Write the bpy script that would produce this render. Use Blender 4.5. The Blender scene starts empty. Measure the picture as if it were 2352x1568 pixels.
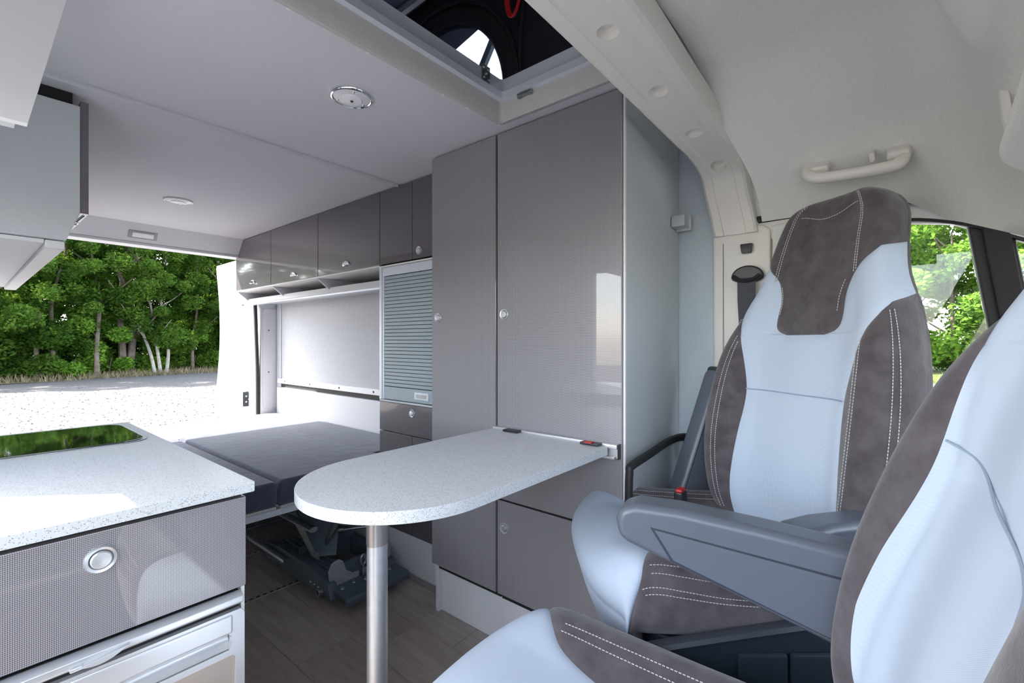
import bpy, bmesh, math, random
from mathutils import Vector, Matrix
R = math.radians
SC = bpy.context.scene
COL = SC.collection

# ------------------------------------------------------------------ camera, sky, sun, exposure
CAM_YAW = 50.61
cd = bpy.data.cameras.new('camera'); cam = bpy.data.objects.new('camera', cd); COL.objects.link(cam)
cd.sensor_width = 36; cd.lens = 36 * 1052 / 2352; cd.clip_start = .02; cd.clip_end = 300
cam.location = (0, 0, 1.0); cam.rotation_euler = (R(90), 0, R(-CAM_YAW))
SC.camera = cam

W = bpy.data.worlds.new('sky'); SC.world = W; W.use_nodes = True
wn = W.node_tree.nodes; wl = W.node_tree.links; wn.clear()
sky = wn.new('ShaderNodeTexSky'); sky.sky_type = 'NISHITA'; sky.sun_disc = False
sky.sun_elevation = R(48); sky.sun_rotation = R(-40); sky.air_density = 1.0; sky.dust_density = 1.5; sky.ozone_density = 1.0
hs = wn.new('ShaderNodeHueSaturation'); hs.inputs['Saturation'].default_value = .52
bg = wn.new('ShaderNodeBackground'); bg.inputs['Strength'].default_value = .60
wo = wn.new('ShaderNodeOutputWorld')
wl.new(sky.outputs[0], hs.inputs['Color']); wl.new(hs.outputs[0], bg.inputs[0]); wl.new(bg.outputs[0], wo.inputs[0])

sd = bpy.data.lights.new('sun', 'SUN'); sun = bpy.data.objects.new('sun', sd); COL.objects.link(sun)
sd.energy = 9.5; sd.angle = R(.53); sd.color = (1, .96, .90)
SUN = Vector((1.0, -1.0, -1.45)).normalized()
sun.rotation_euler = SUN.to_track_quat('-Z', 'Y').to_euler()

SC.view_settings.view_transform = 'Standard'; SC.view_settings.look = 'None'
SC.view_settings.gamma = 1; SC.view_settings.use_curve_mapping = False
SC.view_settings.exposure = 1.08

# ------------------------------------------------------------------ materials
def newmat(name):
    m = bpy.data.materials.new(name); m.use_nodes = True
    nt = m.node_tree; b = nt.nodes['Principled BSDF']
    return m, nt, b
def N(nt, t, **kw):
    n = nt.nodes.new(t)
    for k, v in kw.items(): setattr(n, k, v)
    return n
def mth(nt, op, a, b=None):
    n = N(nt, 'ShaderNodeMath', operation=op)
    for i, x in enumerate((a, b)):
        if x is None: continue
        if isinstance(x, (int, float)): n.inputs[i].default_value = x
        else: nt.links.new(x, n.inputs[i])
    return n.outputs[0]
def mixc(nt, fac, a, b):
    n = N(nt, 'ShaderNodeMix', data_type='RGBA')
    if isinstance(fac, (int, float)): n.inputs[0].default_value = fac
    else: nt.links.new(fac, n.inputs[0])
    for i, c in ((6, a), (7, b)):
        if isinstance(c, tuple): n.inputs[i].default_value = (*c[:3], 1)
        else: nt.links.new(c, n.inputs[i])
    return n.outputs[2]
def noise(nt, scale, detail=3, rough=.55, vec=None):
    n = N(nt, 'ShaderNodeTexNoise'); n.inputs['Scale'].default_value = scale
    n.inputs['Detail'].default_value = detail; n.inputs['Roughness'].default_value = rough
    if vec is None:
        tc = N(nt, 'ShaderNodeTexCoord'); vec = tc.outputs['Object']
    nt.links.new(vec, n.inputs['Vector']); return n.outputs['Fac']
def ramp(nt, f, lo, hi):
    n = N(nt, 'ShaderNodeMapRange'); n.inputs[1].default_value = lo; n.inputs[2].default_value = hi
    nt.links.new(f, n.inputs[0]); return n.outputs[0]
def bump(nt, b, h, strength, dist):
    n = N(nt, 'ShaderNodeBump'); n.inputs['Strength'].default_value = strength; n.inputs['Distance'].default_value = dist
    nt.links.new(h, n.inputs['Height']); nt.links.new(n.outputs[0], b.inputs['Normal'])
def plain(name, col, rough=.5, metal=0, nz=0, nscale=60, bmp=0, bscale=300, coat=0, sheen=0, spec=.5, emit=0):
    m, nt, b = newmat(name)
    b.inputs['Base Color'].default_value = (*col, 1); b.inputs['Roughness'].default_value = rough
    b.inputs['Metallic'].default_value = metal; b.inputs['Coat Weight'].default_value = coat
    b.inputs['Coat Roughness'].default_value = .04; b.inputs['Sheen Weight'].default_value = sheen
    b.inputs['Specular IOR Level'].default_value = spec
    if nz:
        f = ramp(nt, noise(nt, nscale), .3, .7)
        c = mixc(nt, f, tuple(x * (1 - nz) for x in col), tuple(min(1, x * (1 + nz)) for x in col))
        nt.links.new(c, b.inputs['Base Color'])
    if bmp: bump(nt, b, noise(nt, bscale, 2), bmp, .002)
    if emit:
        b.inputs['Emission Color'].default_value = (*col, 1); b.inputs['Emission Strength'].default_value = emit
    return m
def uv_plane(nt):                               # (x + y, z) of the object, for upright faces
    tc = N(nt, 'ShaderNodeTexCoord'); s = N(nt, 'ShaderNodeSeparateXYZ'); nt.links.new(tc.outputs['Object'], s.inputs[0])
    return mth(nt, 'ADD', s.outputs[0], s.outputs[1]), s.outputs[2]
def weave_mat(name, dark, light, pu=.0042, pv=.0050):
    m, nt, b = newmat(name); u, v = uv_plane(nt)
    a = mth(nt, 'MULTIPLY', u, 2 * math.pi / pu); c = mth(nt, 'MULTIPLY', v, 2 * math.pi / pv)
    s = mth(nt, 'MULTIPLY', mth(nt, 'SINE', mth(nt, 'ADD', a, c)), mth(nt, 'SINE', mth(nt, 'SUBTRACT', a, c)))
    f = ramp(nt, s, -.5, .6)
    nt.links.new(mixc(nt, f, dark, light), b.inputs['Base Color'])
    b.inputs['Roughness'].default_value = .35; b.inputs['Coat Weight'].default_value = 1; b.inputs['Coat Roughness'].default_value = .012
    b.inputs['Specular IOR Level'].default_value = .3
    return m
def speckle_mat(name, col):
    m, nt, b = newmat(name)
    tc = N(nt, 'ShaderNodeTexCoord')
    def dots(scale, thr, vec=tc.outputs['Object']):
        v = N(nt, 'ShaderNodeTexVoronoi'); v.inputs['Scale'].default_value = scale
        nt.links.new(vec, v.inputs['Vector'])
        w = N(nt, 'ShaderNodeSeparateColor'); nt.links.new(v.outputs['Color'], w.inputs[0])
        near = mth(nt, 'LESS_THAN', v.outputs['Distance'], .36)
        return mth(nt, 'MULTIPLY', near, mth(nt, 'GREATER_THAN', w.outputs[0], thr))
    c = mixc(nt, mth(nt, 'MULTIPLY', dots(520, .72), .75), col, (.16, .15, .15))
    c = mixc(nt, mth(nt, 'MULTIPLY', dots(330, .8), .6), c, (.30, .28, .26))
    c = mixc(nt, mth(nt, 'MULTIPLY', dots(420, .7), .7), c, (.85, .85, .85))
    nt.links.new(c, b.inputs['Base Color']); b.inputs['Roughness'].default_value = .38
    return m
def fabric_mat(name, col, pitch=.0016):
    m, nt, b = newmat(name)
    tc = N(nt, 'ShaderNodeTexCoord'); s = N(nt, 'ShaderNodeSeparateXYZ'); nt.links.new(tc.outputs['Object'], s.inputs[0])
    k = 2 * math.pi / pitch
    w = mth(nt, 'SINE', mth(nt, 'MULTIPLY', mth(nt, 'ADD', s.outputs[2], mth(nt, 'MULTIPLY', mth(nt, 'ADD', s.outputs[0], s.outputs[1]), .55)), k))
    q = mth(nt, 'SINE', mth(nt, 'MULTIPLY', mth(nt, 'SUBTRACT', s.outputs[0], s.outputs[1]), k * .9))
    f = ramp(nt, mth(nt, 'ADD', w, mth(nt, 'MULTIPLY', q, .6)), -1.4, 1.4)
    nt.links.new(mixc(nt, f, tuple(x * .94 for x in col), tuple(min(1, x * 1.04) for x in col)), b.inputs['Base Color'])
    b.inputs['Roughness'].default_value = .85; b.inputs['Specular IOR Level'].default_value = .15
    bump(nt, b, f, .2, .0003)
    return m
def suede_mat(name, lo, hi, sc=24):
    m, nt, b = newmat(name)
    f = ramp(nt, noise(nt, sc, 5, .6), .33, .70); g = noise(nt, 900, 2)
    c = mixc(nt, f, lo, hi); c = mixc(nt, mth(nt, 'MULTIPLY', g, .25), c, hi)
    nt.links.new(c, b.inputs['Base Color']); b.inputs['Roughness'].default_value = .9
    b.inputs['Sheen Weight'].default_value = .35; b.inputs['Sheen Roughness'].default_value = .5; b.inputs['Specular IOR Level'].default_value = .1
    h = mth(nt, 'ADD', mth(nt, 'MULTIPLY', noise(nt, 22, 3), 3.0), mth(nt, 'MULTIPLY', g, .3))
    bump(nt, b, h, .4, .003)
    return m
def pane_mat(name, tint=(1, 1, 1), refl=1.0):
    m = bpy.data.materials.new(name); m.use_nodes = True; nt = m.node_tree; nt.nodes.clear()
    o = N(nt, 'ShaderNodeOutputMaterial'); t = N(nt, 'ShaderNodeBsdfTransparent'); t.inputs[0].default_value = (*tint, 1)
    g = N(nt, 'ShaderNodeBsdfGlossy'); g.inputs['Roughness'].default_value = .01
    fr = N(nt, 'ShaderNodeFresnel'); fr.inputs[0].default_value = 1.45; mx = N(nt, 'ShaderNodeMixShader')
    nt.links.new(mth(nt, 'MULTIPLY', fr.outputs[0], refl), mx.inputs[0]); nt.links.new(t.outputs[0], mx.inputs[1]); nt.links.new(g.outputs[0], mx.inputs[2])
    nt.links.new(mx.outputs[0], o.inputs[0]); return m
def leaf_mat(name, c1, c2):
    m = bpy.data.materials.new(name); m.use_nodes = True; nt = m.node_tree; nt.nodes.clear()
    o = N(nt, 'ShaderNodeOutputMaterial'); d = N(nt, 'ShaderNodeBsdfDiffuse'); t = N(nt, 'ShaderNodeBsdfTranslucent')
    f = ramp(nt, noise(nt, 3.2, 6, .8), .34, .64)  # noise blotches: the paler tone paints sunlit spots into the leaf colour
    c = mixc(nt, f, c1, c2); nt.links.new(c, d.inputs[0])
    tl = mixc(nt, .35, c, (.20, .30, .03)); nt.links.new(tl, t.inputs[0])
    mx = N(nt, 'ShaderNodeMixShader'); mx.inputs[0].default_value = .42
    nt.links.new(d.outputs[0], mx.inputs[1]); nt.links.new(t.outputs[0], mx.inputs[2]); nt.links.new(mx.outputs[0], o.inputs[0]); return m

M = dict(
 weave=weave_mat('woven_taupe_gloss_laminate', (.10, .092, .10), (.44, .42, .445)),
 gloss=plain('dark_taupe_gloss_laminate', (.13, .115, .13), .3, coat=1, nz=.05),
 gloss2=plain('dark_taupe_gloss_overhead', (.105, .092, .10), .3, coat=1, nz=.05),
 lam=plain('light_grey_laminate', (.56, .59, .61), .42, nz=.03, nscale=200),
 lamw=plain('white_grey_board', (.74, .75, .77), .45),
 edge=plain('pale_edge_band', (.78, .77, .76), .4),
 felt=plain('grey_felt_lining', (.60, .60, .64), .95, nz=.05, nscale=260, bmp=.25, bscale=700, spec=.1),
 feltb=plain('pale_blue_felt_lining', (.56, .63, .68), .95, nz=.06, nscale=200, bmp=.3, bscale=500, spec=.1),
 headl=plain('beige_headliner_fabric', (.76, .755, .71), .95, nz=.07, nscale=420, bmp=.25, bscale=900, spec=.1),
 beige=plain('beige_moulded_plastic', (.76, .735, .685), .42, bmp=.06, bscale=1500),
 trimf=plain('grey_beige_trim_fabric', (.46, .455, .44), .8, nz=.06, nscale=300, bmp=.2, bscale=800, spec=.15),
 white=plain('white_plastic', (.72, .72, .74), .35),
 alu=plain('brushed_aluminium', (.66, .66, .67), .40, .8, nz=.05, nscale=80),
 aluw=plain('pale_anodised_aluminium', (.70, .74, .82), .38, .35),
 chrome=plain('chrome', (.85, .86, .88), .12, 1),
 steel=plain('zinc_plated_steel', (.42, .44, .44), .38, 1, nz=.15, nscale=40),
 satin=plain('satin_silver_plastic', (.66, .67, .69), .30, .5),
 knob=plain('satin_chrome_knob', (.72, .73, .75), .36, .75),
 black=plain('black_plastic', (.015, .015, .018), .35),
 rubber=plain('black_rubber', (.018, .017, .018), .6),
 gapd=plain('dark_gap', (.012, .011, .012), .7),
 mech=plain('dark_blue_grey_steel_paint', (.10, .13, .155), .34, .2, nz=.1, nscale=30),
 bracket=plain('cast_grey_bracket', (.36, .37, .42), .6, .2, nz=.15, nscale=90),
 arm=plain('slate_grey_plastic', (.115, .130, .160), .30, bmp=.1, bscale=1800),
 armd=plain('dark_slate_plastic', (.035, .042, .055), .4, bmp=.1, bscale=1800),
 shell=plain('dark_navy_plastic', (.016, .026, .036), .4),
 belt=plain('charcoal_webbing', (.055, .058, .075), .7, bmp=.2, bscale=1200),
 red=plain('red_plastic', (.62, .02, .02), .4),
 top=speckle_mat('speckled_pale_worktop', (.66, .675, .69)),
 fab=fabric_mat('pale_blue_woven_fabric', (.52, .60, .71)),
 suede=suede_mat('taupe_suede', (.068, .057, .062), (.125, .110, .117)),
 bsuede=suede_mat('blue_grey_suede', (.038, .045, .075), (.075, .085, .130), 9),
 thread=plain('pale_thread', (.62, .60, .60), .8),
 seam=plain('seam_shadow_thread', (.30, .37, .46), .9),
 hob=plain('black_hob_glass', (.012, .014, .014), .03, coat=1, spec=1.0),
 tent=plain('dark_tent_canvas', (.014, .015, .024), .9, nz=.1, nscale=50),
 tentb=plain('black_zip_tape', (.022, .020, .024), .6),
 roofg=plain('lavender_grey_roof_lining', (.12, .13, .19), .8),
 lens=plain('frosted_lamp_lens', (.80, .80, .84), .25),
 paint=plain('white_van_paint', (.80, .81, .83), .25, coat=.6),
 paintg=plain('silver_grey_van_paint', (.55, .57, .62), .35, .2),
 pane=pane_mat('window_glass'), tpane=pane_mat('clear_tent_window', (.95, .97, 1.0), .6),
 brown=plain('beige_brown_metallic_panel', (.50, .43, .38), .35, .5),
 bark=plain('grey_brown_bark', (.16, .125, .10), .9, nz=.4, nscale=6),
 barkp=plain('pale_grey_bark', (.42, .38, .34), .9, nz=.3, nscale=6),
 leafd=leaf_mat('dark_green_leaves', (.026, .07, .012), (.075, .16, .028)),
 leafm=leaf_mat('mid_green_leaves', (.045, .105, .017), (.13, .235, .04)),
 leafl=leaf_mat('bright_green_leaves', (.085, .20, .018), (.24, .42, .07)),
 shade=leaf_mat('deep_shade_leaves', (.016, .045, .010), (.05, .11, .02)),
 dry=plain('dry_grass', (.20, .165, .09), .95, nz=.4, nscale=3),
 grass=plain('green_brown_grass', (.12, .15, .045), .95, nz=.5, nscale=3),
)
def gravel():
    m, nt, b = newmat('pale_gravel'); f = ramp(nt, noise(nt, 9, 6, .75), .38, .62); g = ramp(nt, noise(nt, .25, 3), .35, .7)
    c = mixc(nt, f, (.075, .07, .066), (.165, .158, .150)); c = mixc(nt, mth(nt, 'MULTIPLY', g, .25), c, (.15, .13, .115))
    nt.links.new(c, b.inputs['Base Color']); b.inputs['Roughness'].default_value = .95; bump(nt, b, f, .4, .02); return m
M['gravel'] = gravel()
def planks():
    out = []
    for i, (a, c) in enumerate((((.25, .215, .19), (.37, .325, .295)), ((.31, .26, .23), (.44, .38, .34)), ((.20, .18, .168), (.30, .275, .255)), ((.28, .23, .205), (.40, .335, .30)))):
        m, nt, b = newmat('grey_brown_vinyl_plank_%s' % 'abcd'[i]); tc = N(nt, 'ShaderNodeTexCoord')
        mp = N(nt, 'ShaderNodeMapping'); mp.inputs['Scale'].default_value = (34, 3.5, 1); mp.inputs['Location'].default_value = (i * 3.1, i, 0)
        nt.links.new(tc.outputs['Object'], mp.inputs[0]); f = ramp(nt, noise(nt, 1.0, 6, .65, mp.outputs[0]), .3, .7)
        nt.links.new(mixc(nt, f, a, c), b.inputs['Base Color']); b.inputs['Roughness'].default_value = .5; bump(nt, b, f, .15, .001); out.append(m)
    return out
PL = planks()

# ------------------------------------------------------------------ mesh helpers
class MB:
    def __init__(s): s.v = []; s.f = []
    def add(s, v, f):
        n = len(s.v); s.v += [tuple(p) for p in v]; s.f += [tuple(i + n for i in q) for q in f]; return s
    def box(s, lo, hi, bev=0, seg=2):
        lo, hi = [min(a, b) for a, b in zip(lo, hi)], [max(a, b) for a, b in zip(lo, hi)]
        bev = min(bev, min(h - l for l, h in zip(lo, hi)) * .49)
        if bev <= 0:
            c = [(x, y, z) for z in (lo[2], hi[2]) for y in (lo[1], hi[1]) for x in (lo[0], hi[0])]
            return s.add(c, [(0, 2, 3, 1), (4, 5, 7, 6), (0, 1, 5, 4), (2, 6, 7, 3), (0, 4, 6, 2), (1, 3, 7, 5)])
        bm = bmesh.new(); bmesh.ops.create_cube(bm, size=1)
        for v in bm.verts: v.co = Vector([(l + h) / 2 + c * (h - l) for c, l, h in zip(v.co, lo, hi)])
        bmesh.ops.bevel(bm, geom=list(bm.edges), offset=bev, segments=seg, profile=.5, affect='EDGES')
        return s.bm(bm)
    def bm(s, bm):
        bm.verts.index_update(); s.add([v.co for v in bm.verts], [[v.index for v in f.verts] for f in bm.faces]); bm.free(); return s
    def obox(s, c, ax, half, bev=0):                     # oriented box: centre, 3 axes, half sizes
        t = MB().box([-h for h in half], half, bev)
        ax = [Vector(a).normalized() for a in ax]; c = Vector(c)
        return s.add([c + ax[0] * v[0] + ax[1] * v[1] + ax[2] * v[2] for v in t.v], t.f)
    def prism(s, poly, axis, a, b, bev=0, seg=2):        # poly in the two other axes (ascending order), extruded
        def P(p, w):
            q = list(p); q.insert(axis, w); return q
        n = len(poly)
        if bev <= 0:
            return s.add([P(p, a) for p in poly] + [P(p, b) for p in poly],
                         [tuple(range(n))[::-1], tuple(range(n, 2 * n))] + [(i, (i + 1) % n, (i + 1) % n + n, i + n) for i in range(n)])
        bm = bmesh.new(); va = [bm.verts.new(P(p, a)) for p in poly]; vb = [bm.verts.new(P(p, b)) for p in poly]
        bm.faces.new(va[::-1]); bm.faces.new(vb)
        for i in range(n): bm.faces.new((va[i], va[(i + 1) % n], vb[(i + 1) % n], vb[i]))
        bmesh.ops.recalc_face_normals(bm, faces=list(bm.faces))
        eg = [e for e in bm.edges if len(e.link_faces) == 2 and e.calc_face_angle(0) > .6]
        bmesh.ops.bevel(bm, geom=eg, offset=bev, segments=seg, profile=.5, affect='EDGES', clamp_overlap=True)
        return s.bm(bm)
    def tube(s, pts, r, n=10, closed=False, caps=True, flat=None):
        pts = [Vector(p) for p in pts]; k = len(pts); rr = r if isinstance(r, (list, tuple)) else [r] * k
        up = None; rings = []
        for i, p in enumerate(pts):
            a = pts[i - 1] if (i > 0 or closed) else p; b = pts[(i + 1) % k] if (i < k - 1 or closed) else p
            t = (b - a).normalized()
            if up is None: up = t.orthogonal().normalized() if flat is None else Vector(flat)
            up = (up - t * up.dot(t)).normalized(); sd_ = t.cross(up)
            ru = rr[i]; rv = rr[i]
            if isinstance(ru, (list, tuple)): ru, rv = ru
            rings.append([p + up * ru * math.cos(2 * math.pi * j / n) + sd_ * rv * math.sin(2 * math.pi * j / n) for j in range(n)])
        v = [q for ring in rings for q in ring]; f = []
        for i in range(k if closed else k - 1):
            for j in range(n):
                a, b = i * n + j, i * n + (j + 1) % n; c, d_ = ((i + 1) % k) * n + (j + 1) % n, ((i + 1) % k) * n + j
                f.append((a, b, c, d_))
        if caps and not closed: f += [tuple(range(n))[::-1], tuple(range((k - 1) * n, k * n))]
        return s.add(v, f)
    def lathe(s, prof, c, ax, n=32):                     # prof: (radius, height along ax)
        ax = Vector(ax).normalized(); u = ax.orthogonal().normalized(); w = ax.cross(u); c = Vector(c); v = []; f = []
        for r_, h in prof:
            for j in range(n):
                t = 2 * math.pi * j / n; v.append(c + ax * h + (u * math.cos(t) + w * math.sin(t)) * max(r_, 1e-5))
        for i in range(len(prof) - 1):
            for j in range(n): f.append((i * n + j, i * n + (j + 1) % n, (i + 1) * n + (j + 1) % n, (i + 1) * n + j))
        return s.add(v, f)
    def grid(s, fn, nu, nv, flip=False):
        v = [fn(i / nu, j / nv) for j in range(nv + 1) for i in range(nu + 1)]; f = []
        for j in range(nv):
            for i in range(nu):
                a = j * (nu + 1) + i; q = (a, a + 1, a + nu + 2, a + nu + 1); f.append(q[::-1] if flip else q)
        return s.add(v, f)
    def strip(s, path, prof, closed=False):              # sweep a list of profiles (already 3D) given per path point
        n = len(prof[0]); v = [p for ring in prof for p in ring]; k = len(prof); f = []
        for i in range(k if closed else k - 1):
            for j in range(n - 1):
                f.append((i * n + j, i * n + j + 1, ((i + 1) % k) * n + j + 1, ((i + 1) % k) * n + j))
        return s.add(v, f)
    def xf(s, fn): s.v = [tuple(fn(p)) for p in s.v]; return s
    def mv(s, d): return s.xf(lambda p: (p[0] + d[0], p[1] + d[1], p[2] + d[2]))

ORG = {}
def tag(o, label=None, cat=None, group=None, kind=None):
    if label: o['label'] = label
    if cat: o['category'] = cat
    if group: o['group'] = group
    if kind: o['kind'] = kind
    return o
def thing(name, label, cat, loc, group=None):
    o = bpy.data.objects.new(name, None); COL.objects.link(o); o.location = loc; o.empty_display_size = .1
    ORG[o.name] = Vector(loc); return tag(o, label, cat, group)
def obj(name, mb, mat, parent=None, angle=35, origin=None, label=None, cat=None, group=None, kind=None, fix=True):
    if parent is not None: og = ORG[parent.name]
    elif origin is not None: og = Vector(origin)
    else:
        xs, ys, zs = zip(*mb.v); og = Vector(((min(xs) + max(xs)) / 2, (min(ys) + max(ys)) / 2, min(zs)))
    me = bpy.data.meshes.new(name)
    me.from_pydata([(p[0] - og.x, p[1] - og.y, p[2] - og.z) for p in mb.v], [], mb.f); me.update()
    if fix and len(mb.f) < 60000:
        bm = bmesh.new(); bm.from_mesh(me); bmesh.ops.recalc_face_normals(bm, faces=list(bm.faces)); bm.to_mesh(me); bm.free()
    me.materials.append(M[mat] if isinstance(mat, str) else mat)
    if angle:
        me.polygons.foreach_set('use_smooth', [True] * len(me.polygons)); me.set_sharp_from_angle(angle=R(angle))
    o = bpy.data.objects.new(name, me); COL.objects.link(o)
    if angle and len(mb.f) < 3000:
        wm = o.modifiers.new('weighted_normals', 'WEIGHTED_NORMAL'); wm.mode = 'FACE_AREA'; wm.keep_sharp = True; wm.weight = 90
    if parent is None: o.location = og
    else: o.parent = parent
    ORG[o.name] = og
    return tag(o, label, cat, group, kind)
def struct(name, mb, mat, parent=None, **k): return obj(name, mb, mat, parent, kind=None if parent else 'structure', **k)
def lerp(a, b, t): return a + (b - a) * t
def catmull(pts, n=8, closed=False):
    P = [Vector(p) for p in pts]; out = []; k = len(P)
    for i in range(k if closed else k - 1):
        p0 = P[i - 1] if (i > 0 or closed) else P[i]; p1 = P[i]; p2 = P[(i + 1) % k]; p3 = P[(i + 2) % k] if (i + 2 < k or closed) else p2
        for j in range(n):
            t = j / n; out.append(.5 * ((2 * p1) + (p2 - p0) * t + (2 * p0 - 5 * p1 + 4 * p2 - p3) * t * t + (3 * p1 - p0 - 3 * p2 + p3) * t ** 3))
    if not closed: out.append(P[-1])
    return out
def rrect(x0, y0, x1, y1, r, n=8):
    out = []
    for cx, cy, a0 in ((x1 - r, y1 - r, 0), (x0 + r, y1 - r, 90), (x0 + r, y0 + r, 180), (x1 - r, y0 + r, 270)):
        for j in range(n + 1): t = R(a0 + 90 * j / n); out.append((cx + r * math.cos(t), cy + r * math.sin(t)))
    return out
def cr(tab, t):
    # smooth interpolation of a table of (t, values...) rows
    n=len(tab)
    if t<=tab[0][0]: return list(tab[0][1:])
    if t>=tab[-1][0]: return list(tab[-1][1:])
    i=0
    while t>tab[i+1][0]: i+=1
    t0,t1=tab[i][0],tab[i+1][0]; h=t1-t0; u=(t-t0)/h; out=[]
    for k in range(1,len(tab[0])):
        p0,p1=tab[i][k],tab[i+1][k]
        d=(p1-p0)/h
        a=(p1-tab[i-1][k])/(t1-tab[i-1][0]) if i>0 else d
        b=(tab[i+2][k]-p0)/(tab[i+2][0]-t0) if i+2<n else d
        u2=u*u;u3=u2*u
        out.append((2*u3-3*u2+1)*p0+(u3-2*u2+u)*h*a+(-2*u3+3*u2)*p1+(u3-u2)*h*b)
    return out
# backrest: v -> y of the front, z, half width, bolster amount, thickness
BACK=[(0,.03,.50,.205,.55,.9),(.12,.035,.58,.230,.9,1),(.27,.03,.70,.248,1,1),(.42,.01,.83,.247,1,1),(.55,-.01,.945,.232,.8,1),(.66,-.035,1.04,.200,.45,1),
      (.76,-.055,1.12,.162,.25,1),(.86,-.075,1.20,.144,.2,1),(.93,-.095,1.265,.132,.2,.95),(.97,-.105,1.302,.112,.2,.8),(.99,-.118,1.32,.08,.1,.55),(1,-.14,1.328,.03,0,.2)]
BSEC=[(0,0,0),(.3,.42,.0),(.45,.62,.022),(.58,.80,.052),(.68,.93,.045),(.78,1.0,.0),(.87,.99,-.06),(.94,.85,-.098),(1,0,-.11)]
NEAR=[1,1]
def back(s,v):
    y,z,w,b,th=cr(BACK,v); sg=1 if s>=0 else -1; q=abs(s)
    if sg<0: b*=NEAR[0]; w*=1-(1-NEAR[1])*min(1,q/.5)
    x,d=cr(BSEC,q)
    d = d*b if d>0 else d*th
    return (sg*x*w, y+d, z)
# cushion: v -> y, ztop, half width, bolster, side retreat
CUSH=[(0,-.06,.535,.23,.6,0),(.15,.03,.535,.245,1,0),(.35,.17,.54,.252,1,.0),(.5,.28,.55,.252,.9,0),(.62,.37,.565,.25,.6,.01),(.72,.44,.572,.246,.35,.03),(.80,.49,.56,.240,.2,.05),
      (.87,.525,.525,.236,.05,.06),(.93,.518,.465,.228,0,.06),(.97,.488,.39,.218,0,.055),(1,.455,.325,.21,0,.05)]
CSEC=[(0,0,0,0),(.28,.42,0,0),(.40,.62,.018,0),(.50,.80,.035,0),(.58,.93,.025,.0),(.66,1.0,0,.12),(.78,1.02,0,.45),(.9,1.0,0,.82),(1,.93,0,1)]
ZB=.445
def cush(s,v):
    y,z,w,b,r=cr(CUSH,v); sg=1 if s>=0 else -1
    x,u,q=cr(CSEC,abs(s))
    zb=ZB-.105*max(0,min(1,(v-.80)/.14)); q=max(q,0)
    return (sg*x*w, y-r*abs(x)**3, z+u*b-q*max(0,z-zb))

# ------------------------------------------------------------------ outdoors
GZ = -.55
g = MB(); g.grid(lambda a, b: (lerp(-25, 80, a), lerp(-45, 70, b), GZ), 4, 4); struct('ground', g, 'gravel', angle=0)
rnd = random.Random(3)
def scatter_stones():
    mb = MB()
    for i in range(5200):
        y = 4.2 + 17 * rnd.random() ** 1.3; x = rnd.uniform(-.5, .8 + y * .45); s = rnd.uniform(.012, .04)
        a = rnd.random() * 6.28; c, q = math.cos(a) * s, math.sin(a) * s; h = s * rnd.uniform(.3, .8)
        mb.add([(x + c, y + q, GZ), (x - q, y + c, GZ), (x - c, y - q, GZ), (x + q, y - c, GZ), (x, y, GZ + h)], [(0, 1, 4), (1, 2, 4), (2, 3, 4), (3, 0, 4)])
    obj('gravel_stones', mb, plain('grey_stone', (.11, .10, .092), .9, nz=.5, nscale=8), angle=0, kind='stuff', cat='gravel', label='loose pale gravel stones on the sunlit yard behind the van', fix=False)
scatter_stones()
# the grass verge in front of the wood and the wood floor behind it
def verge(name, x0, y0, x1, y1, dx, dy, mat, label):
    mb = MB().grid(lambda a, b: (lerp(x0, x1, a) + dx * b, lerp(y0, y1, a) + dy * b, GZ + .02 + .10 * b + .05 * math.sin(9 * a + 4 * b)), 40, 6)
    struct(name, mb, mat)
verge('grass_verge', -14, 22.0, 30, 29.5, -1, 4, 'dry', '')
verge('wood_floor', -15, 25.8, 29, 33.3, -2, 14, 'grass', '')
verge('grass_verge', 22.5, 10, 22.5, -14, 5, 0, 'grass', '')
verge('wood_floor', 27.3, 10, 27.3, -14, 14, 0, 'grass', '')
def tuft_field(n, fn, mat, label, h0, h1):
    mb = MB()
    for i in range(n):
        x, y = fn(rnd); a = rnd.random() * 6.28; w = .02; h = rnd.uniform(h0, h1); lx, ly = rnd.uniform(-.15, .15), rnd.uniform(-.15, .15)
        c, s = math.cos(a) * w, math.sin(a) * w
        mb.add([(x - c, y - s, GZ), (x + c, y + s, GZ), (x + lx, y + ly, GZ + h)], [(0, 1, 2)])
    obj('grass', mb, mat, angle=0, kind='stuff', cat='grass', label=label, fix=False)
def edge_rear(r):
    a = r.random(); return lerp(-8, 22, a) + r.uniform(-.5, .5), lerp(22.9, 28.2, a) + .3 + 3.2 * r.random()
tuft_field(9000, edge_rear, 'dry', 'dry yellowish grass along the edge of the gravel yard', .10, .35)
tuft_field(9000, lambda r: (lambda p: (p[0], p[1] + 2.2))(edge_rear(r)), leaf_mat('verge_leaves', (.035, .06, .012), (.10, .125, .035)), 'green grass and weeds at the foot of the wood', .2, .8)
tuft_field(3500, lambda r: (22.5 + 4.5 * r.random(), r.uniform(-12, 8)), leaf_mat('verge_leaves_side', (.10, .20, .02), (.25, .36, .08)), 'bright green grass below the trees beside the driver window', .08, .3)

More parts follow.
